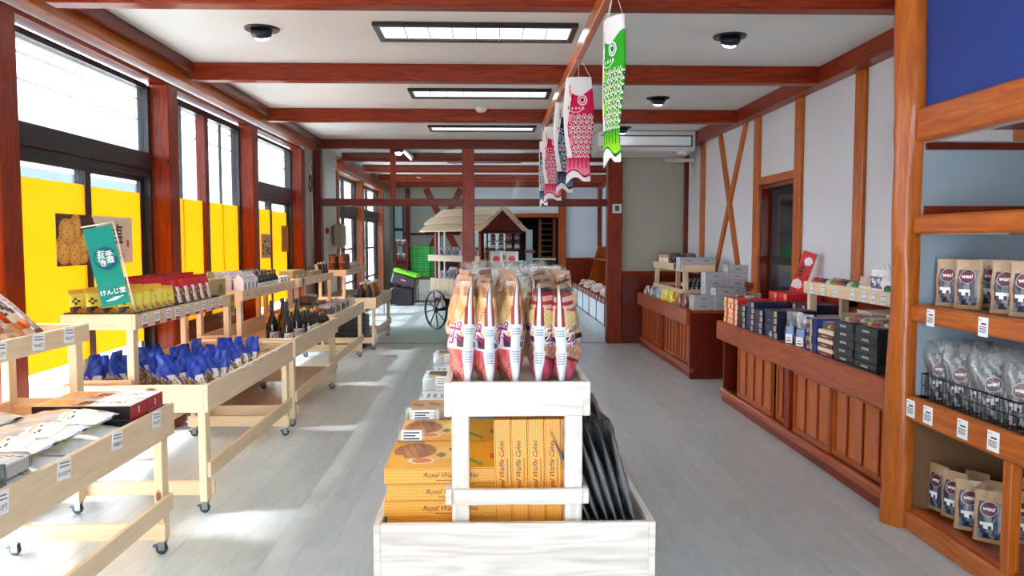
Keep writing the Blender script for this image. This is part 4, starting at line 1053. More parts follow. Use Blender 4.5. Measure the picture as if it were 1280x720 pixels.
for k in range(6): place('brown_bag', brown_bag, (-2.02, 10.92 + k * .16, 1.03), 'small brown snack bag after the jars, %s in the row' % near(k, 6), 'snack bag', 'brown snack bags', rz=PI / 2)
for lv in range(2):
    for k in range(3): place('brown_box', plain_box(.13, .12, .07, lin((124, 60, 44)), lin((190, 130, 110))), (-2.2, 10.95 + k * .3, 1.03 + lv * .071), 'small brown box behind the snack bags, %s, %s' % (near(k, 3), ['lower', 'upper'][lv]), 'box', 'small brown boxes', rz=PI / 2)
cols = [((60, 40, 60), 'purple'), ((60, 40, 60), 'dark plum'), ((200, 180, 50), 'yellow'), ((180, 190, 60), 'yellow-green'), ((214, 30, 34), 'red'), ((214, 30, 34), 'bright red'), ((200, 26, 30), 'deep red'), ((90, 180, 60), 'green')]
for ri, X in enumerate((-1.66, -1.76)):
    for k, (c, nm) in enumerate(cols): place('cb%s' % nm, bottle(.19, .034, lin((220, 224, 230)), lin(c), body=lin(c), neck=.35, glassm='plastic'), (X, 10.52 + k * .115, .602), 'small %s bottle with a pale cap in the %s row, %s' % (nm, ['aisle', 'second'][ri], near(k, 8)), 'bottle', 'small coloured bottles', rz=PI / 2, scale=(1.15, 1.15, 1.7))
for k in range(4): place('clear_bag5', clear_pack, (-1.70, 11.48 + k * .13, .602), 'clear topped brown bag beyond the coloured bottles, %s' % near(k, 4), 'snack bag', 'clear-topped bags', rz=PI / 2)
for k in range(6): place('dark_pk', plain_box(.12, .16, .09, lin((60, 40, 40)), lin((140, 110, 90))), (-2.0, 10.6 + k * .22, .602), 'dark wrapped box behind the coloured bottles, %s' % near(k, 6), 'box', 'dark wrapped boxes', rz=PI / 2)
# under the fourth and fifth tables
def crate(w, d, h, c):  # shade of the gaps put into the colour: darker body, paler ribs
    def mk():
        r = empty('crate')
        for nm, q in (('base', (-w / 2, w / 2, -d / 2, d / 2, 0, .01)),): m_ = MB(); m_.box(*q, 'plastic', c); m_.build(nm, r)
        for sx in (-1, 1):
            m_ = MB(); m_.box(sx * w / 2, sx * (w / 2 - .012), -d / 2, d / 2, .01, h, 'plastic', c)
            for z in (.25, .55, .85): m_.box(sx * (w / 2 + .010), sx * w / 2, -d / 2, d / 2, h * z - .010, h * z + .010, 'plastic', tuple(min(1, q * 2.0 + .01) for q in c))
            m_.build('side', r)
        for sy in (-1, 1):
            m_ = MB(); m_.box(-w / 2, w / 2, sy * d / 2, sy * (d / 2 - .012), .01, h, 'plastic', c)
            for z in (.25, .55, .93): m_.box(-w / 2, w / 2, sy * (d / 2 + .012), sy * d / 2, h * z - .012, h * z + .012, 'plastic', tuple(min(1, q * 2.0 + .01) for q in c))
            for x in (-.3, 0, .3): m_.box(w * x - .010, w * x + .010, sy * (d / 2 + .011), sy * d / 2, .01, h, 'plastic', tuple(min(1, q * 2.0 + .01) for q in c))
            m_.build('end', r)
        return r
    return mk
for k in range(2): place('black_crate', crate(.5, .36, .22, lin((24, 26, 30))), (-1.98, 10.85, .003 + k * .222), 'black plastic crate under the farthest tray table, %s' % ['bottom', 'top'][k], 'crate', 'black crates')
for k in range(8): place('blue_plate', lambda: (lambda m: (m.lathe([(.06, 0), (.09, .012), (.088, .016), (.0, .006)], 'plastic', lin((40, 74, 130)), n=16), m.build('plate'))[1])(MB()), (-1.78, 11.4, .003 + k * .03), 'blue round dish in a stack under the farthest tray table, %s from the bottom' % (['first', 'second', 'third', 'fourth', 'fifth', 'sixth', 'seventh', 'topmost'][k]), 'dish', 'blue dishes')

# ================================================================== CENTRE ISLAND
ISL = tray_table(0, 2.39, 5.35, 'whitewashed wooden display bin down the middle of the shop, with orange boxes', X=.53, depth=.90, ztop=.60, bh=.20, floor_z=.53, wood='white_pine')[0]
ISL['group'] = 'centre display'
def riser2(x0, x1, y0, y1, label, ztop, bh, base, wood, rail=(.12, .17), legw=.028, rz=PI / 2, group=None, floor_drop=.072):
    """x0 = window side, x1 = counter side; front board faces +X (rz=90) or -X (rz=-90)"""
    depth = x1 - x0; t = empty('riser_shelf', ((x0 + x1) / 2, (y0 + y1) / 2, base), rz); L = y1 - y0; hx, hy = L / 2, depth / 2; zt = ztop - base
    def B(n, *a, **k):
        mb = MB(); mb.box(*a, wood, random.choice(PINE_T), ch=.0025, axis=k.get('axis')); return mb.build(n, t)
    B('front_board', -hx, hx, -hy, -hy + .022, zt - bh, zt); B('back_board', -hx, hx, hy - .022, hy, zt - bh, zt)
    B('end_board', -hx, -hx + .022, -hy + .022, hy - .022, zt - bh, zt); B('end_board', hx - .022, hx, -hy + .022, hy - .022, zt - bh, zt)
    n = 4; w = (depth - .044) / n
    for i in range(n): B('slat', -hx + .022, hx - .022, -hy + .022 + i * w + .001, -hy + .022 + (i + 1) * w - .001, zt - floor_drop - .014, zt - floor_drop)
    for sx in (-1, 1):
        for sy in (-1, 1):
            x = sx * (hx - .05); y = sy * (hy - .05); B('leg', x - .025, x + .025, y - legw, y + legw, 0, zt - floor_drop - .014, axis=2)
        x = sx * (hx - .05); B('end_rail', x + sx * .025, x + sx * .045, -hy + .022, hy - .03, rail[0], rail[1])
    B('long_rail', -hx + .01, hx - .01, hy - .022, hy - .002, rail[0], rail[1]); B('long_rail', -hx + .01, hx - .01, -hy + .002, -hy + .022, rail[0], rail[1])
    tag(t, label, 'shelf', group); return t
riser2(-.145, .32, 2.41, 4.35, 'whitewashed raised shelf carrying the big snack bags on the centre bin', 1.05, .11, .531, 'white_pine', floor_drop=.02)

def chip_bag(kind):
    def mk():
        r = empty('chip_bag'); b = MB(); sd = random.random() * 6
        def art(s_, u, v):
            strip = u > .955 - .07 * (1 - v)
            if v > .955: return lin((196, 160, 130))
            if strip:
                if v > .58:
                    if u > .988: return lin((226, 226, 232))
                    return lin((150, 30, 34)) if v < .86 else lin((96, 50, 40))
                return lin((224, 232, 242)) if not (.2 < v < .55 and math.sin(v * 260) > .3 and u > .96) else lin((150, 158, 176))
            if kind == 'a':
                if v > .86: return lin((176, 120, 84)) if math.sin(u * 14 + v * 30) > 0 else lin((214, 176, 136))
                if v > .47:
                    e = abs(math.sin(u * 5.5 + 2.5 * math.sin(v * 7 + sd)))
                    if e < .06: return lin((170, 84, 44))
                    return mixc(lin((236, 206, 160)), lin((212, 164, 104)), .5 + .5 * math.sin(v * 21 + u * 6))
                if v > .44: return lin((110, 40, 60))
                if v > .36: return lin((222, 214, 222)) if abs(u - .1) < .55 else lin((96, 40, 60))
                if v > .335: return lin((240, 236, 240))
                g = min(abs(math.sin(u * 9 + v * 22)), abs(math.sin(u * 9 - v * 24)))
                if g < .10 and v < .2: return lin((90, 40, 30))
                return mixc(lin((222, 84, 100)), lin((238, 150, 130)), .5 + .5 * math.sin(u * 8 + v * 17))
            else:
                if v > .9: return lin((60, 66, 80)) if u > .2 else lin((214, 180, 130))
                if v > .48:
                    if u > .35 and v > .66 + .1 * u: return lin((196, 40, 50)) if math.sin(v * 80) > 0 else lin((222, 190, 180))
                    if .5 < v < .62 and u < -.1: return lin((226, 138, 70))
                    return mixc(lin((236, 210, 158)), lin((216, 176, 116)), .5 + .5 * math.sin(v * 120) * math.sin(u * 40))
                if v > .42: return lin((44, 30, 40))
                if v > .40: return lin((226, 226, 240))
                if v > .2 + .10 * u: return mixc(lin((190, 120, 100)), lin((232, 190, 170)), .5 + .5 * math.sin(v * 60 + 9 * math.sin(u * 9)))
                if v > .17 + .10 * u: return lin((140, 30, 24))
                return mixc(lin((226, 110, 140)), lin((206, 60, 80)), .5 + .5 * math.sin(u * 12 - v * 25))
        art0 = art
        art = lambda s_, u, v: tuple(q * .82 for q in art0(s_, u, v))
        P, wd, th = pouch(b, .23, .335, .094, art, 'foil', 40, 84, 'bulge', p=1.9, wob=.008, taper=.22, sway=.012); b.build('wrapper', r)
        for s_ in (0, 1):
            for dx, col, bo in ((0, PW, .0045), (0, lin((170, 26, 130)), .0005)):
                t = MB(); f = on_pouch(P, wd, s_, .055, .47, .335, off=.0015 if bo > .002 else .0028)
                add_text(t, 'ポ', .085, f if s_ == 0 else (lambda x, y, f=f: f(-x, y)), 'foil', col, bold=bo); t.build('lettering' if bo < .002 else 'lettering_outline', r)
        sl_ = MB(); sl_.grid(lambda u, v: ((u - .5) * .225, .004 * math.sin(u * 14), .328 + .022 * v), 14, 3, 'foil', lambda u, v: lin((186, 150, 124))); sl_.build('crimped_seal', r)
        return r
    return mk
fx = [(-.096, 0), (-.018, 1), (.062, 2), (.180, 3), (.258, 4)]
for x, i in fx:
    k = 'a' if i < 3 else 'b'
    place('chip' + k, chip_bag(k), (x, 2.565, 1.031), 'big %s snack bag in the front row, %s' % ('cream and pink', 'first from the window side') if False else ['cream and pink snack bag at the window end of the front row', 'cream and pink snack bag, second from the window end of the front row', 'cream and pink snack bag in the middle of the front row', 'snack bag with white side turned out, second from the counter end of the front row', 'snack bag showing magenta lettering at the counter end of the front row'][i], 'snack bag', 'big snack bags on the centre shelf',
          rz=math.radians([-76, -79, -77, -103, -104][i]), rx=[-.03, .02, .0, -.02, .02][i], ry=[-.02, .03, -.02, .02, .05][i])
for x, i in fx:
    k = 'a' if i % 2 == 0 else 'b'
    place('chip' + k, chip_bag(k), (x + .01 * math.sin(i * 3), 2.83, 1.031), 'big cream and pink snack bag standing in the second row, ' + ['at the window end', 'second from the window end', 'in the middle', 'second from the counter end', 'at the counter end'][i], 'snack bag', 'big snack bags on the centre shelf', rz=math.radians([-80, -102, -76, -104, -76][i]), scale=1.03)
def clear_top_bag(c1, c2):
    def mk():
        r = empty('clear_bag'); b = MB(); pouch(b, .15, .27, .085, lambda s_, u, v: (lin(c1) if v > .62 or v < .2 else (lin(c2) if math.sin(u * 7 + v * 11) > -.2 else lin((236, 226, 206)))), 'foil', 12, 14, 'bulge', wob=.005); b.build('filling', r)
        b = MB(); P, wd, th = pouch(b, .17, .32, .09, lambda s_, u, v: WHITE1, 'clear_film', 14, 18, 'pillow', wob=.012); b.build('clear_film', r)
        b = MB(); b.grid(lambda u, v: ((u - .5) * (.03 + .12 * v), .012 * math.sin(u * 20), .31 + .05 * v), 16, 3, 'clear_film'); b.build('gathered_top', r)
        return r
    return mk
pc_ = [((60, 160, 190), (236, 150, 50)), ((240, 190, 40), (230, 120, 40)), ((236, 226, 170), (206, 196, 120)), ((214, 206, 170), (160, 170, 90))]
cnm = ['blue and orange', 'yellow', 'cream', 'pale green']
for ri, Y in enumerate((3.10, 3.42, 3.74, 4.06)):
    for i in range(4):
        j = (i + ri) % 4
        place('ctb%d' % j, clear_top_bag(*pc_[j]), (-.05 + i * .10, Y, 1.031), 'clear bag of %s sweets, %s row behind the big bags, %s' % (cnm[j], ['first', 'second', 'third', 'last'][ri], ['window end', 'inner left', 'inner right', 'counter end'][i]), 'snack bag', 'clear gathered bags on the centre shelf', rz=rnd(-.5, .5), ry=rnd(-.08, .08))

def cake_box():
    r = empty('cake_box'); W, D, Hh = .38, .33, .054
    O = lin((226, 142, 18)); b = MB(); b.box(-W / 2, W / 2, -D / 2, D / 2, 0, Hh, {'d': 'dotted_card', (2, 1): 'card'}, {'d': O, (2, 1): lin((244, 176, 24))}, ch=.0012); b.build('body', r)
    b = MB(); b.box(-W / 2 - .0005, W / 2 + .0005, -D / 2 - .0006, D / 2 + .0006, Hh * .90, Hh * .93, 'card', lin((150, 80, 10))); b.build('lid_edge', r)
    t = MB(); add_text(t, 'Royal Waffle Cakes', .023, lambda x, y: (x + .45 * y + .03, -D / 2 - .0012, y + .029), 'card', lin((110, 50, 14)), bold=.0002); t.box(-.02, .06, -D / 2 - .001, -D / 2, .010, .012, 'card', lin((110, 50, 14))); t.build('lettering', r)
    t = MB()
    def art(u, v):
        x, y = u, v
        if x > .93: return lin((214, 84, 60)) if .3 < y < .5 else lin((244, 176, 24))
        d1 = ((x - .22) / .20) ** 2 + ((y - .62) / .30) ** 2
        if d1 < 1 and not (y < .45 and x < .12):
            return lin((120, 66, 28)) if abs(math.sin(x * 42 + y * 9)) < .22 else mixc(lin((196, 128, 66)), lin((160, 92, 44)), .5 + .5 * math.sin(x * 25))
        d2 = ((x - .30) / .12) ** 2 + ((y - .24) / .12) ** 2
        if d2 < 1: return lin((238, 228, 206)) if d2 > .55 else lin((226, 120, 50))
        if .42 < x < .62 and .3 < y < .8:
            return lin((248, 206, 90)) if abs(math.sin(x * 30) + math.cos(y * 14)) < 1.3 else lin((120, 96, 40))
        if .68 < x < .86 and abs(y - .2 - .1 * math.sin(x * 20)) < .06: return lin((120, 160, 60))
        return lin((246, 178, 24))
    t.grid(lambda u, v: (-W / 2 + .004 + u * (W - .008), -D / 2 + .004 + v * (D - .008), Hh + .0006), 56, 40, 'card', art, False); t.build('printed_lid', r)
    return r
for ci, Y in enumerate((2.66, 3.005)):
    for k in range(4):
        place('cake_box', cake_box, (-.155 + (.004 * (-1) ** k), Y, .531 + k * .0555), 'orange dotted cake box lying flat, %s in the %s stack' % (['bottom', 'second from the bottom', 'third from the bottom', 'top'][k], ['front', 'second'][ci]), 'cake box', 'orange cake boxes', rz=rnd(-.01, .01))
for k in range(5):
    o = place('cake_box', cake_box, (.069 + k * .0552 , 2.655, .722 + .0), 'orange dotted cake box standing on end under the raised shelf, %s' % ['nearest the flat stack', 'second', 'middle', 'fourth', 'beside the whitewashed leg'][k], 'cake box', 'orange cake boxes', ry=-PI / 2 - .02)
def price_stand():
    r = empty('price_stand'); m_ = MB(); m_.box(-.05, .05, -.001, .001, 0, .05, 'acrylic'); m_.box(-.05, .05, -.03, .001, 0, .002, 'acrylic'); m_.build('holder', r)
    m_ = MB(); m_.box(-.038, .038, -.004, -.002, .006, .046, 'paper', PW)
    for k in range(3): m_.box(-.03, .03 - .015 * (k % 2), -.005, -.004, .012 + .011 * k, .017 + .011 * k, 'paper', INK)
    m_.build('card', r); return r
for x, y, l in ((-.29, 2.80, 'front'), (-.28, 3.13, 'second')): place('pstand', price_stand, (x, y, .7535), 'clear price stand with a white card on the %s stack of orange cake boxes' % l, 'price stand', 'price stands', rx=-.5)
def lid_box(kind):
    def mk():
        r = empty('sweet_box'); W, D, Hh = .205, .24, .062
        sc_ = {'kraft': (176, 128, 78), 'photo': (236, 236, 232), 'grey': (206, 206, 200), 'yellow': (232, 196, 60)}[kind]
        b = MB(); b.box(-W / 2, W / 2, -D / 2, D / 2, 0, Hh, 'card', lin(sc_), ch=.0015); b.build('body', r)
        t = MB()
        def art(u, v):
            if kind == 'photo': return lin(sc_) if (u < .1 or u > .9 or v < .12 or v > .9) else mixc(lin((60, 56, 50)), lin((206, 176, 70)), max(0, math.sin(u * 6) * math.sin(v * 5 + u)))
            if kind == 'kraft': return lin((150, 100, 60)) if math.sin(u * 9) * math.sin(v * 12 + u * 6) > .3 else lin((196, 150, 100))
            if kind == 'grey': return lin((120, 120, 116)) if .3 < v < .7 and math.sin(u * 40) > .2 else lin((222, 222, 216))
            return lin((90, 80, 40)) if .4 < v < .6 and math.sin(u * 50) > 0 else lin((240, 210, 80))
        t.grid(lambda u, v: (-W / 2 + .003 + u * (W - .006), -D / 2 + .003 + v * (D - .006), Hh + .0006), 20, 20, 'card', art, False); t.build('printed_lid', r)
        c = MB(); c.box(-.035, .035, -D / 2 - .012, -D / 2 - .010, Hh * .4, Hh + .012, 'paper', PW)
        for z in range(3): c.box(-.025, .02, -D / 2 - .0126, -D / 2 - .012, Hh * .55 + z * .012, Hh * .55 + z * .012 + .003, 'paper', INK)
        c.build('price_card', r)
        a = MB(); a.box(-W / 2 - .003, W / 2 + .003, -D / 2 - .009, -D / 2 - .006, -.0, Hh + .02, 'acrylic'); a.build('card_holder', r)
        return r
    return mk
kn = ['kraft', 'photo', 'grey', 'photo', 'yellow', 'grey', 'photo', 'yellow']
for i, kd in enumerate(kn):
    for k in range(3 if i % 3 else 4):
        place('lid_' + kd, lid_box(kd), (-.247, 3.31 + i * .262, .531 + k * .0625 + (.012 if i % 2 else 0) * 0), '%s sweet box, %s of the %s stack behind the orange boxes' % ({'kraft': 'brown', 'photo': 'white picture-lidded', 'grey': 'pale grey', 'yellow': 'yellow'}[kd], ['bottom', 'second', 'third', 'top'][k], ['first', 'second', 'third', 'fourth', 'fifth', 'sixth', 'seventh', 'last'][i]), 'sweet box', 'sweet boxes in the centre bin')
def dark_slab():
    r = empty('seaweed_pack'); b = MB(); sd = rnd(0, 9)
    pouch(b, .30, .335, .022, lambda s_, u, v: lin((62, 66, 82)) if abs(u) < .86 else lin((150, 154, 166)), 'foil', 10, 12, 'pillow', wob=.003); b.build('filling', r)
    b = MB(); pouch(b, .335, .375, .028, lambda s_, u, v: WHITE1, 'clear_film', 14, 16, 'pillow', wob=.012); b.build('clear_film', r)
    return r
for ri, Y in enumerate((2.62, 2.98, 3.34, 3.70, 4.06)):
    for k in range(6):
        place('dark_slab', dark_slab, (.345 + .028 * k, Y + rnd(-.02, .02), .535), 'flat dark pack in clear film leaning beside the raised shelf, %s of the %s group' % (['innermost', 'second', 'third', 'fourth', 'fifth', 'outermost'][k], ['front', 'second', 'third', 'fourth', 'last'][ri]), 'food pack', 'flat dark packs leaning in the centre bin', rz=PI / 2, rx=-.40 + .03 * k + rnd(-.02, .02), scale=1 + .04 * (ri > 0))
for k in range(4): place('grey_sheet', lambda: (lambda m: (m.grid(lambda u, v: ((u - .5) * .3, .012 * math.sin(u * 9 + v * 4), v * .42), 10, 10, 'milky_film'), m.build('film_bag'))[1])(MB()), (.42, 3.0 + k * .42, .535), 'loose clear film bag sticking up among the dark packs, %s' % near(k, 4), 'film bag', 'loose film bags', rz=PI / 2, rx=-.2)

# ------------------------------------------------------------------ hanging carp streamers
mb = MB(); mb.box(.575, .62, 2.9, 8.56, 2.70, 2.789, 'stain_gold', ch=.005); o = struct(mb.build('trim_hanging_rail'))
def carp(main, dark, light, accent, w=.105, L=.66):
    def mk():
        r = empty('carp_streamer'); b = MB()
        def A(v): return w * (.80 + .20 * math.sin(PI * min(1, v * 1.3)) - .10 * v + (.10 * max(0, v - .82) / .18))
        def art(s_, u, v):          # v: 0 mouth, 1 tail; u -1 belly .. 1 back
            V = v * L
            if v < .075: return PW
            if v > .95 + .02 * math.sin(u * 3): return PW
            if v > .935 + .02 * math.sin(u * 3): return lin(dark)
            edge = -.62 + .12 * math.sin(v * 9)
            if v > .80:
                f = abs(math.sin(u * 9 + 3 * (v - .8)))
                if v < .90 and f < .35: return lin(dark)
                return mixc(lin(main), lin(light), (v - .8) / .14)
            if u < edge: 
                if abs(u - edge + .10) < .035 and v < .32 and math.sin(v * 20) > -.6: return lin(main)
                return PW
            x = u * w; 
            if v < .36:
                if v < .13 + .05 * math.cos(u * 2.2): return PW
                d = math.hypot((x - .25 * w), V - .225 * L)
                if d < .013: return lin(dark)
                if d < .021: return PW
                if d < .027: return lin(main)
                if d < .036: return PW
                if d < .040: return lin(dark)
                m_ = math.hypot((x + .02), (V - .30 * L) * 1.6)
                if .045 < m_ < .052 and V > .27 * L: return PW
                if v > .295 and v < .32 and abs(u) < .5 and math.sin(u * 26) > .2: return PW
                if u < edge + .12: return lin(dark)
                return lin(main)
            # fins at the belly edge
            for vc in (.40, .64):
                dd = ((u - edge - .12) / .22) ** 2 + ((v - vc) / .055) ** 2
                if dd < 1: return lin(light) if dd < .7 else lin(dark)
            if u < edge + .06: return lin(dark)
            row = (v - .36) / .05; k = math.floor(row); fv = row - k; cu = (u * 2.6 + (.5 if k % 2 else 0)); fu = cu - math.floor(cu) - .5
            arc = math.hypot(fu * 1.9, fv - 0.02)
            if abs(arc - .88) < .10: return lin(dark)
            if abs(arc - .70) < .09: return PW
            if arc > .98: return lin(accent) if (abs(u - .25) < .12 and k % 2 == 0) else PW
            return lin(light) if arc > .45 else lin(main)
        for side in (0, 1):
            def S_(U, v, s_=side):
                th = (U - .5) * PI; u = math.sin(th); t_ = .032 * (1 - .75 * v)
                y = -math.cos(th) * t_ * (1 if s_ == 0 else -1); wv = .012 * math.sin(v * 5 + 1) * v
                z = -v * L - (.035 * abs(u) ** 1.2 + .012 * math.sin(u * 4)) * max(0, (v - .88) / .12)
                return (A(v) * u, y + wv, z)
            b.grid(S_, 84, 170, 'streamer_cloth', lambda U, v, s_=side: art(s_, math.sin((U - .5) * PI), v), True, flip=(side == 0))
        b.build('body', r)
        m_ = MB()
        ring = [(A(0) * math.cos(a * PI / 8), .032 * math.sin(a * PI / 8), 0) for a in range(17)]; m_.path(ring, .0028, 'plastic', PW, 6); m_.build('mouth_ring', r)
        return r
    return mk
def strings(r, h, w=.08):
    for x, y in ((-w, 0), (w, 0), (0, -.03)):
        m_ = MB(); m_.path([(x, y, 0), (x * .3, y * .3, h * .75), (0, 0, h)], .0014, 'plastic', PW, 5); m_.build('string', r)
P_ = ((226, 40, 92), (176, 10, 50), (246, 150, 186), (240, 190, 60)); G_ = ((60, 176, 50), (0, 120, 60), (170, 232, 60), (220, 60, 40)); K_ = ((44, 54, 84), (20, 24, 50), (130, 146, 180), (226, 150, 60))
for key, cc_, (x, y, z), rz, lab in (('g', G_, (.600, 3.75, 2.56), -1.2, 'bright green carp streamer hanging nearest, seen edge-on'), ('p', P_, (.598, 5.2, 2.58), -.12, 'large pink carp streamer with a white mouth and round eye'), ('k', K_, (.585, 6.05, 2.56), .55, 'dark blue carp streamer partly behind the large pink one'), ('p', P_, (.598, 7.3, 2.56), -.15, 'small-looking pink carp streamer second from the far end'), ('k', K_, (.59, 8.35, 2.56), -1.1, 'dark blue carp streamer at the far end of the rail')):
    r = place('carp' + key, carp(*cc_), (x, y, z), lab, 'carp streamer', 'carp streamers', rz=rz)
    if not any(c.name.startswith('string') for c in r.children): strings(r, .14)

# ================================================================== COUNTER SIDE
# log column and tall shelf unit
col_ = MB()
def logpt(U, V):
    a = 2 * PI * U; z = V * 2.93; r = .083 + .005 * math.sin(3 * a + 2 * z) + .004 * math.sin(7 * z + a) - .006 * V
    for kz, ka in ((.62, 2.4), (1.45, 3.9), (2.05, 3.0), (2.2, 4.4)):
        d = ((z - kz) / .06) ** 2 + ((math.atan2(math.sin(a - ka), math.cos(a - ka))) / .35) ** 2; r += .007 * math.exp(-d)
    return (r * math.cos(a) + .01 * math.sin(z * 1.3), r * math.sin(a), z)
col_.grid(logpt, 28, 90, 'stain_gold')
for k in range(0, len(col_.uv)): u, v = col_.uv[k]; col_.uv[k] = (v * 2.93, u * .55)
struct(col_.build('trim_log_column', None, (2.165, 3.94, 0)))
su = empty('shelf_unit', (2.165, 3.86, 0))
def SU(n, x0, x1, y0, y1, z0, z1, m, **k):
    mb = MB(); mb.box(x0, x1, y0, y1, z0, z1, m, **k); return mb.build(n, su)
D_ = .665; Ln = -1.75
for z0, z1 in ((1.995, 2.16), (1.53, 1.625), (1.085, 1.175), (.575, .70), (.0, .10)): SU('front_rail', -.015, .035, Ln, .0, z0, z1, 'stain_gold', ch=.012)
for z in (2.0, 1.545, 1.10): SU('metal_edge', .036, .05, Ln, .0, z - .012, z - .002, 'metal', col=lin((210, 212, 214)))
for z in (1.60, 1.15, .665, .075): SU('shelf_board', .035, D_, Ln, .0, z, z + .02, 'honey' if z < .1 else 'brown_board')
for z in (1.155, .67): pass
SU('end_panel', .035, D_, .0, .02, .70, 1.53, 'grey_blue_board'); SU('end_panel', .035, D_, .0, .02, 1.625, 2.0, 'grey_blue_board')
SU('lower_end_panel', .035, D_, .0, .02, .10, .575, 'brown_board'); SU('back_panel', D_, D_ + .015, Ln, .02, .0, .575, 'brown_board'); SU('back_panel', D_, D_ + .015, Ln, .02, .575, 2.0, 'grey_blue_board')
SU('back_batten', .04, D_, -.022, -.001, 1.625, 1.672, 'stain'); SU('back_batten', .04, D_, -.022, -.001, 1.955, 1.99, 'stain_dark')
SU('top_board', .035, D_, Ln, .02, 2.06, 2.08, 'stain_dark'); SU('divider_post', -.01, .04, -.80, -.745, .10, .575, 'stain_gold', ch=.004)
SU('divider_post', -.01, .04, Ln, Ln + .05, .10, 2.0, 'stain_gold', ch=.004)
SU('sill_step', .02, .06, Ln, 0, .10, .115, 'honey')
tag(su, 'tall stained wooden shelf unit against the log column, with round-labelled bags', 'shelf')
mb = MB(); mb.box(.035, .05, Ln, .04, 2.165, 2.925, 'blue_board'); o = mb.build('blue_board', None, (2.165, 3.86, 0)); tag(o, 'dark blue board filling the wall above the tall shelf unit', 'panel')
def wcard(y, z, w=.06, h=.075, rz=-PI / 2):
    o = price_card(su, (-.017, y, z), rz, w=w, h=h, lines=0)
    t = MB(); add_text(t, 'wan!', h * .15, lambda x, yy: (x - w * .28, -.0024, yy + h * .36), 'paper', INK); t.box(-w * .2, w * .3, -.0022, -.0016, h * .12, h * .2, 'paper', BLACK)
    for k in range(4): t.box(-w * .38, w * (.36 - .1 * (k % 2)), -.0022, -.0016, -h * (.02 + .09 * k), -h * (-.02 + .09 * k), 'paper', INK)
    t.build('lettering', o)
for y in (-.195, -.595): wcard(y, 1.122, w=.066, h=.085)
for y in (-.045, -.20, -.475, -.69): wcard(y, .642, w=.078, h=.088)
def wan_pouch(clear=False):
    def mk():
        r = empty('treat_pouch'); b = MB(); K = lin((176, 140, 104))
        def art(s_, u, v):
            if clear: return lin((52, 54, 62)) if math.sin(u * 9 + v * 14) > -.3 else lin((150, 154, 160))
            if s_ == 0 and .10 < v < .80 and abs(u) < .72: return lin((30, 36, 62)) if math.sin(u * 8 + v * 11 + 2 * math.sin(v * 7)) > -.35 else lin((110, 116, 132))
            return K
        P, wd, th = pouch(b, .125, .235, .06, art, 'foil', 16, 24, 'stand', wob=.003); b.build('wrapper', r)
        def disc(rad, off, colr, name, cz=.66, cx=0):
            m_ = MB(); f = on_pouch(P, wd, 0, cx, cz, .235, off)
            m_.grid(lambda U, V: f(rad * V * math.cos(U * 2 * PI), rad * V * math.sin(U * 2 * PI) * .95), 24, 4, 'card', None, True, colr); return m_
        m_ = disc(.036, .002, lin((214, 190, 190)), ''); m_.build('label_rim', r); m_ = disc(.033, .003, lin((104, 22, 44)), ''); lb = m_.build('round_label', r)
        t = MB(); add_text(t, 'wan!', .026, on_pouch(P, wd, 0, 0, .66, .235, .0042), 'card', PW, bold=.0008); t.build('lettering', lb)
        m_ = MB(); f = on_pouch(P, wd, 0, -.01, .34, .235, .003); m_.grid(lambda U, V: f((U - .5) * .052, (V - .5) * .03), 8, 4, 'paper', lambda u, v: INK if (v < .4 and math.sin(u * 40) > 0) else PW, True); m_.build('sticker', r)
        if clear: m_ = MB(); pouch(m_, .16, .30, .10, lambda s_, u, v: WHITE1, 'clear_film', 12, 16, 'pillow', wob=.012); m_.build('clear_film', r)
        return r
    return mk
wp = [(2.29, 3.755, -.95), (2.29, 3.60, -.95), (2.31, 3.36, -.9), (2.30, 3.22, -.9), (2.44, 3.66, -1.1), (2.44, 3.48, -.95)]
for i, (x, y, a) in enumerate(wp): place('wan', wan_pouch(), (x, y, 1.171), 'kraft pouch with maroon label on the eye-level shelf, ' + ['beside the log column', 'second from the log column', 'third from the log column', 'farthest from the log column', 'behind the first pouch', 'behind the gap in the front row'][i], 'treat pouch', 'kraft pouches', rz=a)
for i, (x, y, a, s) in enumerate(((2.30, 3.80, -1.35, 1), (2.31, 3.685, -1.1, 1.0), (2.29, 3.53, -.6, 1.02), (2.29, 3.385, -.7, 1), (2.46, 3.74, -1.1, 1), (2.46, 3.58, -.9, 1), (2.47, 3.42, -.9, 1.02), (2.46, 3.26, -.9, 1), (2.62, 3.65, -.9, 1), (2.62, 3.45, -.9, 1))):
    place('wan', wan_pouch(), (x, y, .118 if x < 2.4 else .097), 'kraft pouch on the bottom shelf, ' + ['front row, beside the log column', 'front row, second from the log column', 'front row, third and widest facing', 'front row, nearest the divider', 'second row by the column', 'second row, second', 'second row, third', 'second row, nearest the divider', 'rear row, farther', 'rear row, nearer'][i], 'treat pouch', 'kraft pouches', rz=a, scale=s)
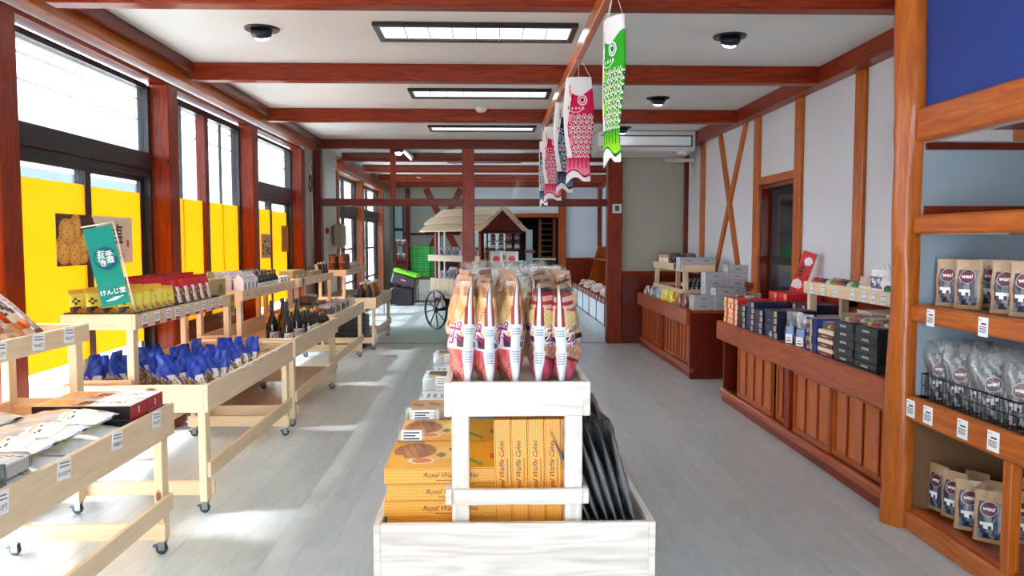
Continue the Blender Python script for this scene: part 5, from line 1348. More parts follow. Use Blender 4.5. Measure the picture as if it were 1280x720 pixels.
# wire baskets
def basket():
    r = empty('wire_basket'); c = lin((20, 20, 22)); X0, X1, Y0, Y1, Hh = 0, .36, -.36, .36, .13
    m_ = MB(); m_.path([(X0, Y0, Hh), (X1, Y0, Hh), (X1, Y1, Hh), (X0, Y1, Hh), (X0, Y0, Hh)], .004, 'metal', c); m_.build('rim', r)
    m_ = MB(); 
    for z in (.004, .07): m_.path([(X0, Y0, z), (X1, Y0, z), (X1, Y1, z), (X0, Y1, z), (X0, Y0, z)], .002, 'metal', c, 5)
    n = 24
    for i in range(n + 1):
        y = Y0 + (Y1 - Y0) * i / n; m_.tube((X0, y, .002), (X0, y, Hh), .0016, 'metal', c, 4); m_.tube((X1, y, .002), (X1, y, Hh), .0016, 'metal', c, 4)
        if i % 2 == 0: m_.tube((X0, y, .002), (X1, y, .002), .0016, 'metal', c, 4)
    for i in range(13):
        x = X0 + (X1 - X0) * i / 12; m_.tube((x, Y0, .002), (x, Y0, Hh), .0016, 'metal', c, 4); m_.tube((x, Y1, .002), (x, Y1, Hh), .0016, 'metal', c, 4)
    o = m_.build('wire_mesh', r); o['kind'] = 'stuff'
    return r
place('basket', basket, (2.215, 3.48, .687), 'black wire basket of clear bags on the middle shelf beside the log column', 'basket', 'wire baskets'); place('basket', basket, (2.215, 2.72, .687), 'black wire basket on the middle shelf at the picture edge', 'basket', 'wire baskets')
for i, (x, y, a, t_) in enumerate(((2.29, 3.77, -1.0, -.2), (2.29, 3.62, -.8, -.1), (2.30, 3.49, -.9, .1), (2.30, 3.36, -.6, -.3), (2.29, 3.23, -.9, .15), (2.43, 3.74, -.9, -.1), (2.43, 3.58, -1, .2), (2.44, 3.42, -.8, -.2), (2.44, 3.25, -.7, .1))):
    place('wanc', wan_pouch(True), (x, y, .695), 'clear bag of dark chews in the wire basket, ' + ['front, by the log column', 'front, second from the column', 'front, third from the column', 'front, fourth from the column', 'front, at the near end', 'rear, by the column', 'rear, second', 'rear, third', 'rear, at the near end'][i], 'treat bag', 'clear bags in the wire basket', rz=a, ry=t_ * .6, rx=-.06)

# counters -----------------------------------------------------------
def counter(y0, y1, label, bays, end_panel=True):
    c = empty('counter', (2.14, (y0 + y1) / 2, 0)); oy = (y0 + y1) / 2
    def B(n, x0, x1, a, b, z0, z1, m='honey', par=None, ch=.004, axis=None):
        mb = MB(); mb.box(x0, x1, a - oy, b - oy, z0, z1, m, random.choice(PINE_T), ch=ch, axis=axis); return mb.build(n, par or c)
    B('fascia_board', -.03, .012, y0, y1, .585, .755, 'honey', ch=.008); B('worktop', .012, .70, y0, y1, .715, .745, 'honey')
    B('plinth', .03, .06, y0, y1, 0, .065, 'stain'); B('plinth_moulding', .005, .06, y0 - .005, y1, .066, .125, 'honey', ch=.012)
    B('bottom_board', .06, .70, y0, y1, .08, .10, 'stain_dark'); B('end_panel', .012, .70, y0, y0 + .022, 0, .715, 'stain_dark'); B('end_panel', .04, .70, y1 - .022, y1, 0, .715, 'stain_dark')
    B('back_board', .68, .70, y0 + .022, y1 - .022, .10, .715, 'stain_dark')
    for kind, a, b, n in bays:          # a nearer the camera than b
        if kind == 'post': B('post', .012, .07, a, b, .125, .585, 'stain', axis=2)
        elif kind == 'open': B('divider', .06, .60, a, a + .02, .125, .585, 'stain_dark')
        else:
            off = .05 if kind == 'door' else .065
            d = B('door', off, off + .014, a, b, .128, .583, 'stain_gold', ch=0, axis=2)
            w = (b - a)
            B('frame_rail', off - .012, off, a, b, .545, .583, 'honey', d, .002); B('frame_rail', off - .012, off, a, b, .128, .165, 'honey', d, .002)
            for s in (a, b - .035): B('stile', off - .012, off, s, s + .035, .165, .545, 'honey', d, .002, 2)
            for i in range(1, n): B('batten', off - .010, off, a + w * i / n - .009, a + w * i / n + .009, .165, .545, 'stain', d, .002, 2)
    tag(c, label, 'counter'); return c
counter(3.97, 7.06, 'long stained wooden counter with sliding doors, behind the log column', [('open', 6.66, 7.04, 0), ('door', 5.83, 6.64, 4), ('slide', 5.52, 5.77, 2), ('post', 5.42, 5.50, 0), ('door', 4.80, 5.40, 3), ('slide', 4.02, 4.80, 4)])
counter(8.15, 10.9, 'farther stained wooden counter in the corner by the partition', [('post', 8.17, 8.22, 0), ('slide', 8.22, 8.84, 4), ('door', 8.84, 9.48, 4), ('post', 9.48, 9.56, 0), ('slide', 9.56, 10.2, 5), ('door', 10.2, 10.86, 5)])

# goods on the long counter ------------------------------------------
ZC = .7455
def tab_box(w, d, h, c, tabc=(226, 206, 160), art=None, top=None):
    """w along the counter, d across; end tab on the aisle face"""
    def mk():
        r = empty('gift_box'); b = MB(); b.box(-w / 2, w / 2, -d / 2, d / 2, 0, h, 'card', {'d': lin(c), (2, 1): lin(top or c)}, ch=.0015); b.build('body', r)
        if tabc:
            m_ = MB(); m_.box(w / 2 - .06, w / 2 - .015, -d / 2 - .0012, -d / 2, h * .15, h * .85, 'card', lin(tabc)); m_.box(w / 2 - .045, w / 2 - .03, -d / 2 - .0018, -d / 2 - .001, h * .3, h * .7, 'card', lin((150, 110, 60))); m_.build('label', r)
            m_ = MB(); m_.box(-w * .25, -w * .1, -d / 2 - .0012, -d / 2, h * .45, h * .55, 'card', lin((120, 126, 150))); m_.box(-w / 2 - .0012, -w / 2, -.01, .01, h * .4, h * .6, 'card', lin((120, 126, 150))); m_.build('emblem', r)
        if art:
            m_ = MB(); m_.grid(lambda u, v: (-w / 2 + u * w, -d / 2 - .001, .002 + v * (h - .004)), 12, 5, 'card', art, False); m_.grid(lambda u, v: (-w / 2 - .001, d / 2 - u * d, .002 + v * (h - .004)), 16, 5, 'card', art, False); m_.build('print', r)
        return r
    return mk
def stack(key, mk, x, y, n, h, what, where, cat, grp, rz=-PI / 2, z=ZC, jit=.004):
    nm = {1: ['only'], 2: ['bottom', 'top'], 3: ['bottom', 'middle', 'top']}.get(n, ['bottom'] + [ORD[i] + 'from the bottom' for i in range(1, n - 1)] + ['top'])
    for k in range(n): place(key, mk, (x + rnd(-jit, jit), y + rnd(-jit, jit), z + k * (h + .0006)), '%s, %s %s' % (what, nm[k], where), cat, grp, rz=rz + rnd(-.012, .012))
def ry_art(u, v):
    if u < .25: return lin((240, 220, 120)) if math.sin(v * 12) > -.5 else lin((236, 236, 230))
    if .3 < u < .7: return lin((220, 30, 24))
    return lin((236, 190, 50)) if math.sin(u * 20 + v * 8) > 0 else lin((244, 240, 230))
stack('ry', tab_box(.185, .30, .046, (214, 40, 30), None, ry_art), 2.32, 6.93, 5, .046, 'red and yellow sweet box', 'of the far end stack', 'sweet box', 'red and yellow sweet boxes')
stack('ry', None, 2.32, 6.735, 5, .046, 'red and yellow sweet box', 'of the stack beside the navy boxes', 'sweet box', 'red and yellow sweet boxes')
stack('nav', tab_box(.185, .28, .048, (28, 34, 74)), 2.31, 6.53, 4, .048, 'navy tabbed box', 'of the first navy stack after the red ones', 'gift box', 'navy gift boxes')
stack('nav', None, 2.31, 6.32, 5, .048, 'navy tabbed box', 'of the tallest front navy stack', 'gift box', 'navy gift boxes')
stack('nav', None, 2.31, 6.11, 4, .048, 'navy tabbed box', 'of the third navy stack from the far end', 'gift box', 'navy gift boxes')
stack('navw', tab_box(.26, .30, .054, (26, 30, 60)), 2.32, 5.84, 4, .054, 'wide navy gift box', 'of the stack beside the bagged goods', 'gift box', 'navy gift boxes')
price_card(PROTO['navw'], (0, -.153, .03), 0, w=.05, h=.04, lines=1, col=lin((170, 190, 224)))
stack('nav', None, 2.62, 6.02, 5, .048, 'navy gift box', 'of the rear navy stack nearest the raised shelf', 'gift box', 'navy gift boxes'); stack('nav', None, 2.62, 6.23, 5, .048, 'navy gift box', 'of the second rear navy stack', 'gift box', 'navy gift boxes')
stack('redb', tab_box(.20, .30, .06, (206, 30, 34), (240, 220, 150)), 2.64, 6.46, 5, .06, 'red wrapped sweet box', 'of the rear stack nearer the camera', 'sweet box', 'red wrapped boxes'); stack('redb', None, 2.64, 6.68, 5, .06, 'red wrapped box', 'of the stack under the tilted box', 'sweet box', 'red wrapped boxes')
def tall_box():
    r = empty('tall_box'); b = MB(); b.box(-.055, .055, -.03, .03, 0, .36, 'card', {'d': lin((206, 26, 34)), (0, 0): lin((238, 190, 50))}, ch=.002); b.build('body', r)
    m_ = MB()
    def art(u, v):
        if math.hypot(u - .62, (v - .78) * 3.2) < .32: return lin((240, 238, 236))
        if math.hypot(u - .35, (v - .18) * 3.2) < .42: return lin((240, 230, 226)) if v > .1 else lin((206, 26, 34))
        if .38 < v < .75 and abs(u - .35) < .16 and math.sin(v * 60 + 5 * math.sin(u * 12)) > -.1: return lin((30, 20, 24))
        return lin((214, 28, 36))
    m_.grid(lambda u, v: (-.054 + u * .108, -.0308, v * .36), 18, 44, 'card', art, False); m_.build('print', r)
    m_ = MB(); m_.grid(lambda u, v: (-.0558, .03 - u * .06, v * .36), 6, 30, 'card', lambda u, v: lin((240, 200, 70)) if math.sin(v * 30 + u * 5) > -.4 else lin((244, 240, 230)), False); m_.build('side_print', r)
    return r
place('tall_box', tall_box, (2.66, 6.58, 1.052), 'tall red and yellow box tilted upright on the red boxes by the doorway', 'sweet box', rz=-.55, ry=.32)
def clear_bagged(c):
    def mk():
        r = empty('bagged_gift'); b = MB(); b.box(-.06, .06, -.045, .045, 0, .14, 'food', lin(c), ch=.02); b.build('filling', r)
        b = MB(); pouch(b, .15, .235, .115, lambda s_, u, v: WHITE1, 'clear_film', 12, 14, 'stand', wob=.006); b.build('clear_film', r)
        m_ = MB(); m_.box(-.03, .03, -.060, -.057, .01, .075, 'paper', PW); m_.box(-.02, .02, -.061, -.060, .025, .032, 'paper', INK); m_.box(-.02, .015, -.061, -.060, .045, .050, 'paper', INK); m_.build('price_card', r)
        m_ = MB(); m_.box(-.03, .035, -.054, -.050, .075, .13, 'card', lin((130, 160, 206))); m_.build('insert', r)
        return r
    return mk
place('cb1', clear_bagged((30, 26, 34)), (2.22, 5.50, ZC), 'clear-bagged black gift with a white price card, beside the wide navy boxes', 'bagged gift', 'bagged gifts', rz=-1.1)
place('cb2', clear_bagged((110, 76, 48)), (2.22, 5.31, ZC), 'clear-bagged brown gift with a white price card, beside the blue boxes', 'bagged gift', 'bagged gifts', rz=-1.1)
def ribbon_box():
    r = empty('gift_box'); b = MB(); b.box(-.08, .08, -.13, .13, 0, .056, 'card', lin((24, 44, 130)), ch=.002); b.build('body', r)
    m_ = MB(); m_.box(-.012, .012, -.1315, .1315, -.0005, .0568, 'cloth', lin((196, 176, 110))); m_.build('ribbon', r)
    m_ = MB(); m_.path([(0, -.132, .028), (.03, -.14, .045), (.036, -.142, .02), (0, -.132, .028), (-.03, -.14, .045), (-.036, -.142, .02), (0, -.132, .028)], .003, 'cloth', lin((206, 190, 130)), 5); m_.build('bow', r); return r
stack('rib', ribbon_box, 2.30, 5.10, 4, .057, 'ribboned blue box', 'of the stack behind the maroon boxes', 'gift box', 'ribboned blue boxes')
stack('rib', None, 2.58, 5.28, 3, .057, 'ribboned blue box', 'of the rear stack under the raised shelf', 'gift box', 'ribboned blue boxes')
def cm_box(w, d):
    def mk():
        r = empty('gift_box'); b = MB(); b.box(-w / 2, w / 2, -d / 2, d / 2, 0, .030, 'card', lin((112, 26, 24))); b.build('base', r)
        b = MB(); b.box(-w / 2 - .001, w / 2 + .001, -d / 2 - .001, d / 2 + .001, .031, .056, 'card', lin((232, 218, 186)), ch=.0015); b.build('lid', r)
        m_ = MB(); add_text(m_, 'Gateau', .014, lambda x, y: (x, -d / 2 - .0012, y + .016), 'card', lin((226, 196, 170))) if False else m_.box(-.05, .03, -d / 2 - .0012, -d / 2, .012, .018, 'card', lin((226, 196, 170))); m_.box(-w / 2 - .0022, -w / 2 - .001, -.05, .03, .012, .018, 'card', lin((226, 196, 170))); m_.build('lettering', r)
        return r
    return mk
stack('cm', cm_box(.21, .24), 2.29, 4.88, 3, .057, 'cream-lidded maroon gift box', 'of the front stack beside the dark green boxes', 'gift box', 'cream-lidded maroon boxes')
stack('cmw', cm_box(.34, .24), 2.60, 4.92, 5, .057, 'wide maroon gift box', 'of the rear stack farther along', 'gift box', 'cream-lidded maroon boxes')
stack('cmw', None, 2.60, 4.62, 5, .057, 'wide maroon gift box', 'of the rear stack nearest the log column', 'gift box', 'cream-lidded maroon boxes')
def gk_box():
    r = empty('gift_box'); b = MB(); b.box(-.13, .13, -.12, .12, 0, .049, 'card', {'d': lin((24, 34, 38)), (1, 0): lin((22, 28, 34))}, ch=.002); b.build('body', r)
    m_ = MB(); 
    for q in ((-.135 + .0035, -.131, -.06, .12),): m_.box(-.1312, -.13, .02, .12, .002, .047, 'card', lin((20, 62, 46)))
    m_.build('green_panel', r)
    m_ = MB(); add_text(m_, 'Kusatsu', .018, lambda x, y: (x + .25 * y, -.1214, y + .025), 'card', lin((190, 194, 196))) if False else None
    for k in range(5): m_.box(-.04 + k * .016, -.03 + k * .016, -.1212, -.12, .018 + .004 * (k % 2), .032, 'card', lin((190, 194, 196)))
    for k in range(5): m_.box(-.1312, -.13, -.07 + k * .016, -.06 + k * .016, .018 + .004 * (k % 2), .032, 'card', lin((190, 194, 196)))
    m_.build('lettering', r); return r
stack('gk', gk_box, 2.285, 4.62, 5, .050, 'black and green gift box', 'of the stack beside the maroon boxes', 'gift box', 'black and green gift boxes')
stack('gk', None, 2.285, 4.34, 5, .050, 'black and green gift box', 'of the stack against the log column', 'gift box', 'black and green gift boxes')
def assort(): 
    r = empty('assorted_pack'); b = MB(); b.box(-.09, .09, -.1, .1, 0, .05, 'acrylic', ch=.002); b.build('clear_lid', r)
    for k, c in enumerate(((230, 200, 60), (200, 50, 40), (240, 230, 210), (220, 140, 60), (236, 220, 120))):
        m_ = MB(); m_.box(-.025, .025, -.018, .018, 0, .022, 'foil', lin(c), ch=.007); o = m_.build('sweet', r, (-.05 + .05 * (k % 3), -.06 + .05 * (k // 2), .003)); o.rotation_euler = (0, 0, k)
    return r
place('assort', assort, (2.29, 4.88, ZC + 3 * .0576), 'clear lid with coloured sweets on the maroon boxes', 'sweet pack', 'clear sweet packs', rz=-PI / 2)
place('assort', assort, (2.285, 4.62, ZC + 5 * .0506), 'clear lid with sweets on the black and green boxes farther from the column', 'sweet pack', 'clear sweet packs', rz=-PI / 2)
place('assort', assort, (2.285, 4.34, ZC + 5 * .0506), 'clear lid with sweets on the black and green boxes against the log column', 'sweet pack', 'clear sweet packs', rz=-PI / 2)
place('assort', assort, (2.32, 6.85, ZC + 5 * .0466), 'clear pack of sweets on the red and yellow boxes', 'sweet pack', 'clear sweet packs', rz=-PI / 2)
r1 = riser2(2.45, 2.80, 4.08, 5.92, 'pale pine raised shelf with price cards on the long counter', 1.18, .09, ZC, 'pine', rz=-PI / 2)
for k, Y in enumerate((5.76, 5.56, 5.36, 5.10, 4.94, 4.82, 4.69, 4.55)): price_card(r1, (5.0 - Y, -.178, 1.13 - ZC), 0, tilt=rnd(-.12, .12), w=.058, h=.068, lines=1, price='¥%d' % (380 + 40 * k), col=lin((226, 236, 240)))
ZR = 1.109
place('can', bottle(.10, .035, lin((214, 214, 214)), lin((230, 200, 160)), body=lin((190, 30, 40)), neck=.06, lab=(.3, .7), glassm='card'), (2.50, 5.80, ZR), 'small red can at the far end of the pine raised shelf', 'can', rz=-PI / 2)
jc = [((150, 40, 36), 'red'), ((60, 50, 60), 'dark'), ((200, 210, 200), 'white'), ((90, 150, 70), 'green'), ((196, 96, 50), 'orange')]
for ri, X in enumerate((2.505, 2.60)):
    for k in range(9):
        c, nm = jc[(k + ri) % 5]; place('jr' + nm, bottle(.105, .034, lin((176, 180, 184)), lin((226, 222, 214)), body=lin(c), neck=.14, lab=(.25, .6), glassm='plastic'), (X, 5.70 - k * .066, ZR), 'small %s silver-lidded jar, %s in the %s row on the pine shelf' % (nm, ['farthest', 'second farthest', 'third farthest', 'fourth farthest', 'middle', 'fourth nearest', 'third nearest', 'second nearest', 'nearest'][k], ['front', 'rear'][ri]), 'jar', 'silver-lidded jars', rz=-PI / 2)
for k in range(4): place('snk', brown_bag, (2.52 + .10 * (k // 2), 5.04 - .10 * (k % 2), ZR), 'brown snack bag after the silver-lidded jars, ' + ['front farther', 'front nearer', 'rear farther', 'rear nearer'][k], 'snack bag', 'brown bags on the pine shelf', rz=-PI / 2 + .3)
def bw_pack(): 
    r = empty('standing_pack'); b = MB(); pouch(b, .11, .20, .05, lambda s_, u, v: lin((230, 232, 238)) if (v > .8 or v < .1) else (lin((40, 44, 90)) if math.sin(v * 20 + u * 3) > -.3 else lin((206, 210, 226))), 'foil', 8, 14, 'stand'); b.build('wrapper', r); m_ = MB(); m_.box(-.03, .03, -.028, -.026, .03, .08, 'card', PW); m_.build('label', r); return r
for k in range(2): place('bwp', bw_pack, (2.50, 4.86 - .07 * k, ZR), 'navy and white standing pack on the pine raised shelf, ' + ['farther', 'nearer'][k], 'snack pack', 'navy and white packs', rz=-1.1)
def white_bag(c):
    def mk():
        r = empty('white_bag'); b = MB(); pouch(b, .15, .17, .10, lambda s_, u, v: lin((226, 228, 232)), 'foil', 12, 12, 'bulge', wob=.01); b.build('filling', r)
        b = MB(); b.grid(lambda u, v: ((u - .5) * (.03 + .10 * v), .012 * math.sin(u * 20), .16 + .08 * v), 14, 4, 'milky_film'); b.build('gathered_top', r)
        m_ = MB(); m_.lathe([(.0, 0), (.026, 0), (.026, .004), (.0, .0045)], 'card', lin(c), n=16, M=Matrix.Translation((0, -.056, .085)) @ Matrix.Rotation(PI / 2, 4, 'X')); m_.build('emblem', r); return r
    return mk
for k, (c, nm, x, y) in enumerate((((30, 110, 70), 'green', 2.51, 4.70), ((180, 30, 60), 'crimson', 2.64, 4.64), ((200, 170, 150), 'pale', 2.51, 4.53), ((90, 90, 100), 'grey', 2.66, 4.42))):
    place('wb' + nm, white_bag(c), (x, y, ZR), 'white gathered bag with a %s emblem on the pine raised shelf' % nm, 'gift bag', 'white gathered bags', rz=-1.0, scale=1.0 + .25 * (k == 1))

# goods on the farther counter ---------------------------------------
r2 = riser2(2.27, 2.66, 8.98, 10.62, 'small pine shelf with grey boxes on the farther counter', 1.21, .085, ZC, 'pine', rz=-PI / 2)
def grey_box():
    r = empty('grey_box'); b = MB(); b.box(-.115, .115, -.09, .09, 0, .078, 'card', {'d': lin((176, 178, 184)), (1, 0): lin((176, 178, 184)), (0, 0): lin((206, 208, 212))}, ch=.0015); b.build('body', r)
    m_ = MB(); m_.box(-.03, .03, -.0912, -.09, .034, .042, 'card', lin((60, 60, 66))); m_.box(-.115 - .0012, -.115, -.02, .02, .034, .042, 'card', lin((60, 60, 66))); m_.build('lettering', r)
    m_ = MB(); m_.box(-.1155, .1155, -.0905, .0905, .060, .062, 'card', lin((140, 142, 148))); m_.build('lid_edge', r); return r
stack('grey', grey_box, 2.315, 8.28, 2, .079, 'grey carton', 'of the low stack at the counter corner', 'carton', 'grey cartons', rz=0)
stack('grey', None, 2.545, 8.26, 3, .079, 'grey carton', 'of the middle front stack', 'carton', 'grey cartons', rz=0)
stack('grey', None, 2.50, 8.50, 5, .079, 'grey carton', 'of the second-row stack toward the aisle', 'carton', 'grey cartons', rz=0)
stack('grey', None, 2.735, 8.48, 6, .079, 'grey carton', 'of the tallest stack by the wall', 'carton', 'grey cartons', rz=0)
for k, (x, y, z) in enumerate(((2.36, 9.10, 1.138), (2.55, 9.10, 1.138), (2.36, 9.32, 1.138), (2.36, 9.10, 1.217), (2.56, 9.10, 1.217))):
    place('grey', grey_box, (x, y, z), 'grey carton on the small pine shelf, ' + ['lower, aisle side', 'lower, wall side', 'behind the aisle-side one', 'upper, aisle side', 'upper, wall side'][k], 'carton', 'grey cartons', rz=0 if k != 2 else -PI / 2)
def tin(): 
    r = empty('round_tin'); b = MB(); b.lathe([(.06, 0), (.07, .01), (.07, .07), (.06, .085)], 'dark_glass', lin((40, 42, 48)), n=18); b.build('body', r); b = MB(); b.lathe([(.071, .055), (.073, .06), (.06, .095), (.01, .10)], 'acrylic', n=18); b.build('lid', r); return r
for k in range(8): place('tin', tin, (2.36 + .16 * (k % 2), 9.58 + .16 * (k // 4) + .0, 1.138 + .10 * ((k // 2) % 2)), 'round dark tub on the small pine shelf, %s %s %s' % (['aisle-side', 'wall-side'][k % 2], ['lower', 'upper'][(k // 2) % 2], ['nearer', 'farther'][k // 4]), 'tub', 'round dark tubs')
for k in range(4): place('goldp', plain_box(.07, .05, .17, lin((190, 140, 90)), lin((240, 240, 240)), 'slim_pack'), (2.34, 10.0 + k * .13, 1.138), 'slim tan pack at the far end of the small pine shelf, %s' % near(k, 4), 'snack pack', 'slim tan packs', rz=-1.1)
def blk(): 
    r = empty('black_pack'); b = MB(); pouch(b, .10, .20, .06, lambda s_, u, v: lin((30, 28, 32)) if v < .8 else lin((96, 96, 100)), 'foil', 8, 10, 'bulge'); b.build('wrapper', r); m_ = MB(); m_.box(-.03, .03, -.033, -.031, .06, .09, 'card', lin((200, 200, 204))); m_.build('label', r); return r
for k in range(5): place('blk', blk, (2.36 + .055 * k, 9.10, ZC + .10), 'black slim pouch under the small pine shelf, %s from the aisle' % ['first', 'second', 'third', 'fourth', 'fifth'][k], 'pouch', 'black slim pouches', rz=-.75)
place('yel_t', plain_box(.34, .16, .098, lin((226, 214, 40)), None, 'yellow_box'), (2.47, 9.10, ZC), 'wide yellow box under the black slim pouches', 'box')
PK = [((60, 64, 76), (220, 222, 226), 'dark and white'), ((150, 170, 200), (236, 238, 240), 'blue and white'), ((226, 226, 230), (110, 130, 160), 'white and blue'), ((222, 206, 40), (240, 226, 90), 'yellow'), ((206, 60, 40), (240, 190, 90), 'red and yellow'), ((110, 40, 36), (190, 150, 130), 'dark red')]
def pk(c1, c2):
    def mk():
        r = empty('snack_pack'); b = MB(); pouch(b, .16, .14, .07, lambda s_, u, v: lin(c1) if math.sin(u * 7 + v * 9) > 0 else lin(c2), 'foil', 8, 8, 'stand', wob=.006); b.build('wrapper', r)
        m_ = MB(); m_.box(-.03, .03, -.042, -.040, .02, .06, 'paper', lin(c2)); m_.build('label', r); return r
    return mk
i = 0
for ri, X in enumerate((2.20, 2.29)):
    for k in range(12):
        j = [0, 0, 1, 1, 2, 2, 3, 3, 3, 4, 5, 5][k]; Y = 10.7 - k * .185
        place('pk%d' % j, pk(PK[j][0], PK[j][1]), (X + .02 * (k % 2), Y, ZC), '%s snack pack along the farther counter, %s row, %s from the partition' % (PK[j][2], ['front', 'rear'][ri], ['first', 'second', 'third', 'fourth', 'fifth', 'sixth', 'seventh', 'eighth', 'ninth', 'tenth', 'eleventh', 'last'][k]), 'snack pack', 'snack packs on the farther counter', rz=-PI / 2 + rnd(-.3, .3), rx=-.2 if j < 3 else -.05, scale=1 if k > 3 else .85)

# ================================================================== BACK ROOM
cart = empty('market_cart', (-.30, 12.72, 0), math.radians(-52))
def CB(n, *a, **k):
    par = k.pop('par', cart); mb = MB(); mb.box(*a, **k); return mb.build(n, par)
hx, hy = .72, .32
for i in range(18):
    w = 2 * hx / 18; x = -hx + i * w
    CB('plank', x + .002, x + w - .002, -hy - .018, -hy, .60, .86, 'pine', col=random.choice(PINE_T), axis=2, ch=.003); CB('plank', x + .002, x + w - .002, hy, hy + .018, .60, .86, 'pine', col=random.choice(PINE_T), axis=2, ch=.003)
for i in range(8):
    w = 2 * hy / 8; y = -hy + i * w
    CB('plank', -hx - .018, -hx, y + .002, y + w - .002, .60, .86, 'pine', col=random.choice(PINE_T), axis=2, ch=.003); CB('plank', hx, hx + .018, y + .002, y + w - .002, .60, .86, 'pine', col=random.choice(PINE_T), axis=2, ch=.003)
CB('floor_board', -hx, hx, -hy, hy, .62, .64, 'pine'); CB('box_floor', -hx, hx, -hy, hy, .76, .775, 'pine')
for y in (-.2, .2): CB('beam', -hx - .3, hx + .1, y - .03, y + .03, .52, .60, 'stain_dark')
CB('axle', -.50, -.44, -.42, .42, .31, .36, 'stain_dark'); CB('axle_block', -.53, -.41, -.24, -.16, .36, .52, 'stain_dark'); CB('axle_block', -.53, -.41, .16, .24, .36, .52, 'stain_dark')
for x in (hx - .05,):
    for y in (-.25, .25): CB('leg', x - .03, x + .03, y - .03, y + .03, 0, .52, 'stain_dark', axis=2)
for x in (-.62, .62):
    for y in (-.27, .27): CB('post', x - .03, x + .03, y - .03, y + .03, .86, 1.70, 'stain', axis=2)
for x in (-.52, -.36): CB('pole', x - .012, x + .012, -.30, -.276, .86, 1.70, 'plastic', col=PW)
CB('shelf_board', -.70, .70, -.36, .30, 1.17, 1.19, 'pine'); CB('shelf_rail', -.72, .72, -.38, -.36, 1.15, 1.25, 'pine'); CB('shelf_rail', -.72, .72, .30, .32, 1.15, 1.25, 'pine')
# roof: overlapping boards on both slopes
rx, ry_, zr, ze = .86, .44, 1.95, 1.62
for s in (-1, 1):
    n = 3; ang = math.atan2(zr - ze, ry_); Ls = math.hypot(ry_, zr - ze) / n
    for i in range(n):
        m_ = MB(); off = rnd(-.04, .04)
        Mx = Matrix.Translation((off, 0, zr + .012)) @ (Matrix.Rotation(ang, 4, 'X') if s < 0 else Matrix.Rotation(-ang, 4, 'X')) @ Matrix.Rotation(-.05 * s * -1, 4, 'X')
        y0, y1 = s * (i * Ls + (.02 if i else 0)), s * ((i + 1) * Ls + .035)
        m_.box(-rx + (.05 if i == 0 else 0), rx, y0, y1, -.004 + .034 * (2 - i) * .8, .018 + .034 * (2 - i) * .8, 'pine', random.choice(PINE_T), ch=.003, M=Mx); m_.build('roof_board', cart)
for x in (-rx + .10, rx - .06):
    m_ = MB(); m_.prism([(-ry_ - .02, ze - .02), (ry_ + .02, ze - .02), (0, zr + .01)], x, x + .025, 'stain_dark', plane='yz'); m_.build('gable', cart)
def wheel():
    r = empty('wheel'); 
    return r
for s in (-1, 1):
    wl_ = MB(); R_ = .335; N = 36
    Mw = Matrix.Translation((-.47, s * .40, R_ + .002)) @ Matrix.Rotation(PI / 2, 4, 'X')
    def rim(U, V):
        a = 2 * PI * U; b_ = 2 * PI * V; rr = R_ - .018 + .018 * math.cos(b_); return tuple(Mw @ Vector((rr * math.cos(a), rr * math.sin(a), .018 * math.sin(b_))))
    wl_.grid(rim, N, 8, 'plastic', None, True, lin((20, 20, 24))); w_ = wl_.build('wheel', cart)
    h_ = MB(); h_.lathe([(.035, -.04), (.045, -.02), (.045, .02), (.035, .04)], 'metal', lin((90, 96, 110)), n=14, M=Mw); h_.build('hub', w_)
    for k in range(8):
        a = k * PI / 4 + .2; sp_ = MB(); sp_.tube(tuple(Mw @ Vector((.04 * math.cos(a), .04 * math.sin(a), 0))), tuple(Mw @ Vector(((R_ - .03) * math.cos(a), (R_ - .03) * math.sin(a), 0))), .011, 'plastic', lin((20, 20, 24)), 7); sp_.build('spoke', w_)
tag(cart, 'wooden market cart with a boarded gable roof and black spoked wheels', 'cart')
ct, st = math.cos(math.radians(-52)), math.sin(math.radians(-52))
def cw(x, y, z): return (-.30 + x * ct - y * st, 12.72 + x * st + y * ct, z)
def silver(): 
    r = empty('snack_pack'); b = MB(); pouch(b, .11, .17, .04, lambda s_, u, v: lin((206, 208, 220)) if math.sin(v * 17 + u * 4) > -.5 else lin((110, 100, 130)), 'foil', 8, 8, 'pillow', wob=.005); b.build('wrapper', r); m_ = MB(); m_.box(-.03, .03, -.022, -.020, .05, .11, 'card', lin((130, 110, 150))); m_.build('label', r); return r
def pinkp():
    r = empty('snack_pack'); b = MB(); pouch(b, .11, .17, .04, lambda s_, u, v: lin((206, 170, 180)) if math.sin(v * 17 + u * 4) > -.3 else lin((110, 40, 50)), 'foil', 8, 8, 'pillow', wob=.005); b.build('wrapper', r); m_ = MB(); m_.box(-.03, .03, -.022, -.020, .05, .11, 'card', lin((230, 220, 226))); m_.build('label', r); return r
for ri, y in enumerate((-.22, -.05)):
    for k in range(11): place('silver', silver, cw(-.62 + k * .12, y, .83 + .05 * ri), 'silvery snack pack in the cart box, %s in the %s row from the far end' % (['first', 'second', 'third', 'fourth', 'fifth', 'sixth', 'seventh', 'eighth', 'ninth', 'tenth', 'last'][k], ['front', 'rear'][ri]), 'snack pack', 'packs in the cart box', rz=math.radians(-52) + rnd(-.3, .3), rx=-.7, scale=1.15)
for ri, y in enumerate((-.24, -.08)):
    for k in range(11): place('silver' if k < 5 else 'pinkp', silver if k < 5 else pinkp, cw(-.60 + k * .12, y, 1.20), '%s snack pack on the cart shelf, %s in the %s row from the far end' % ('silvery' if k < 5 else 'pink', ['first', 'second', 'third', 'fourth', 'fifth', 'sixth', 'seventh', 'eighth', 'ninth', 'tenth', 'last'][k], ['front', 'rear'][ri]), 'snack pack', 'packs on the cart shelf', rz=math.radians(-52) + rnd(-.3, .3), rx=-.4, scale=1.15)

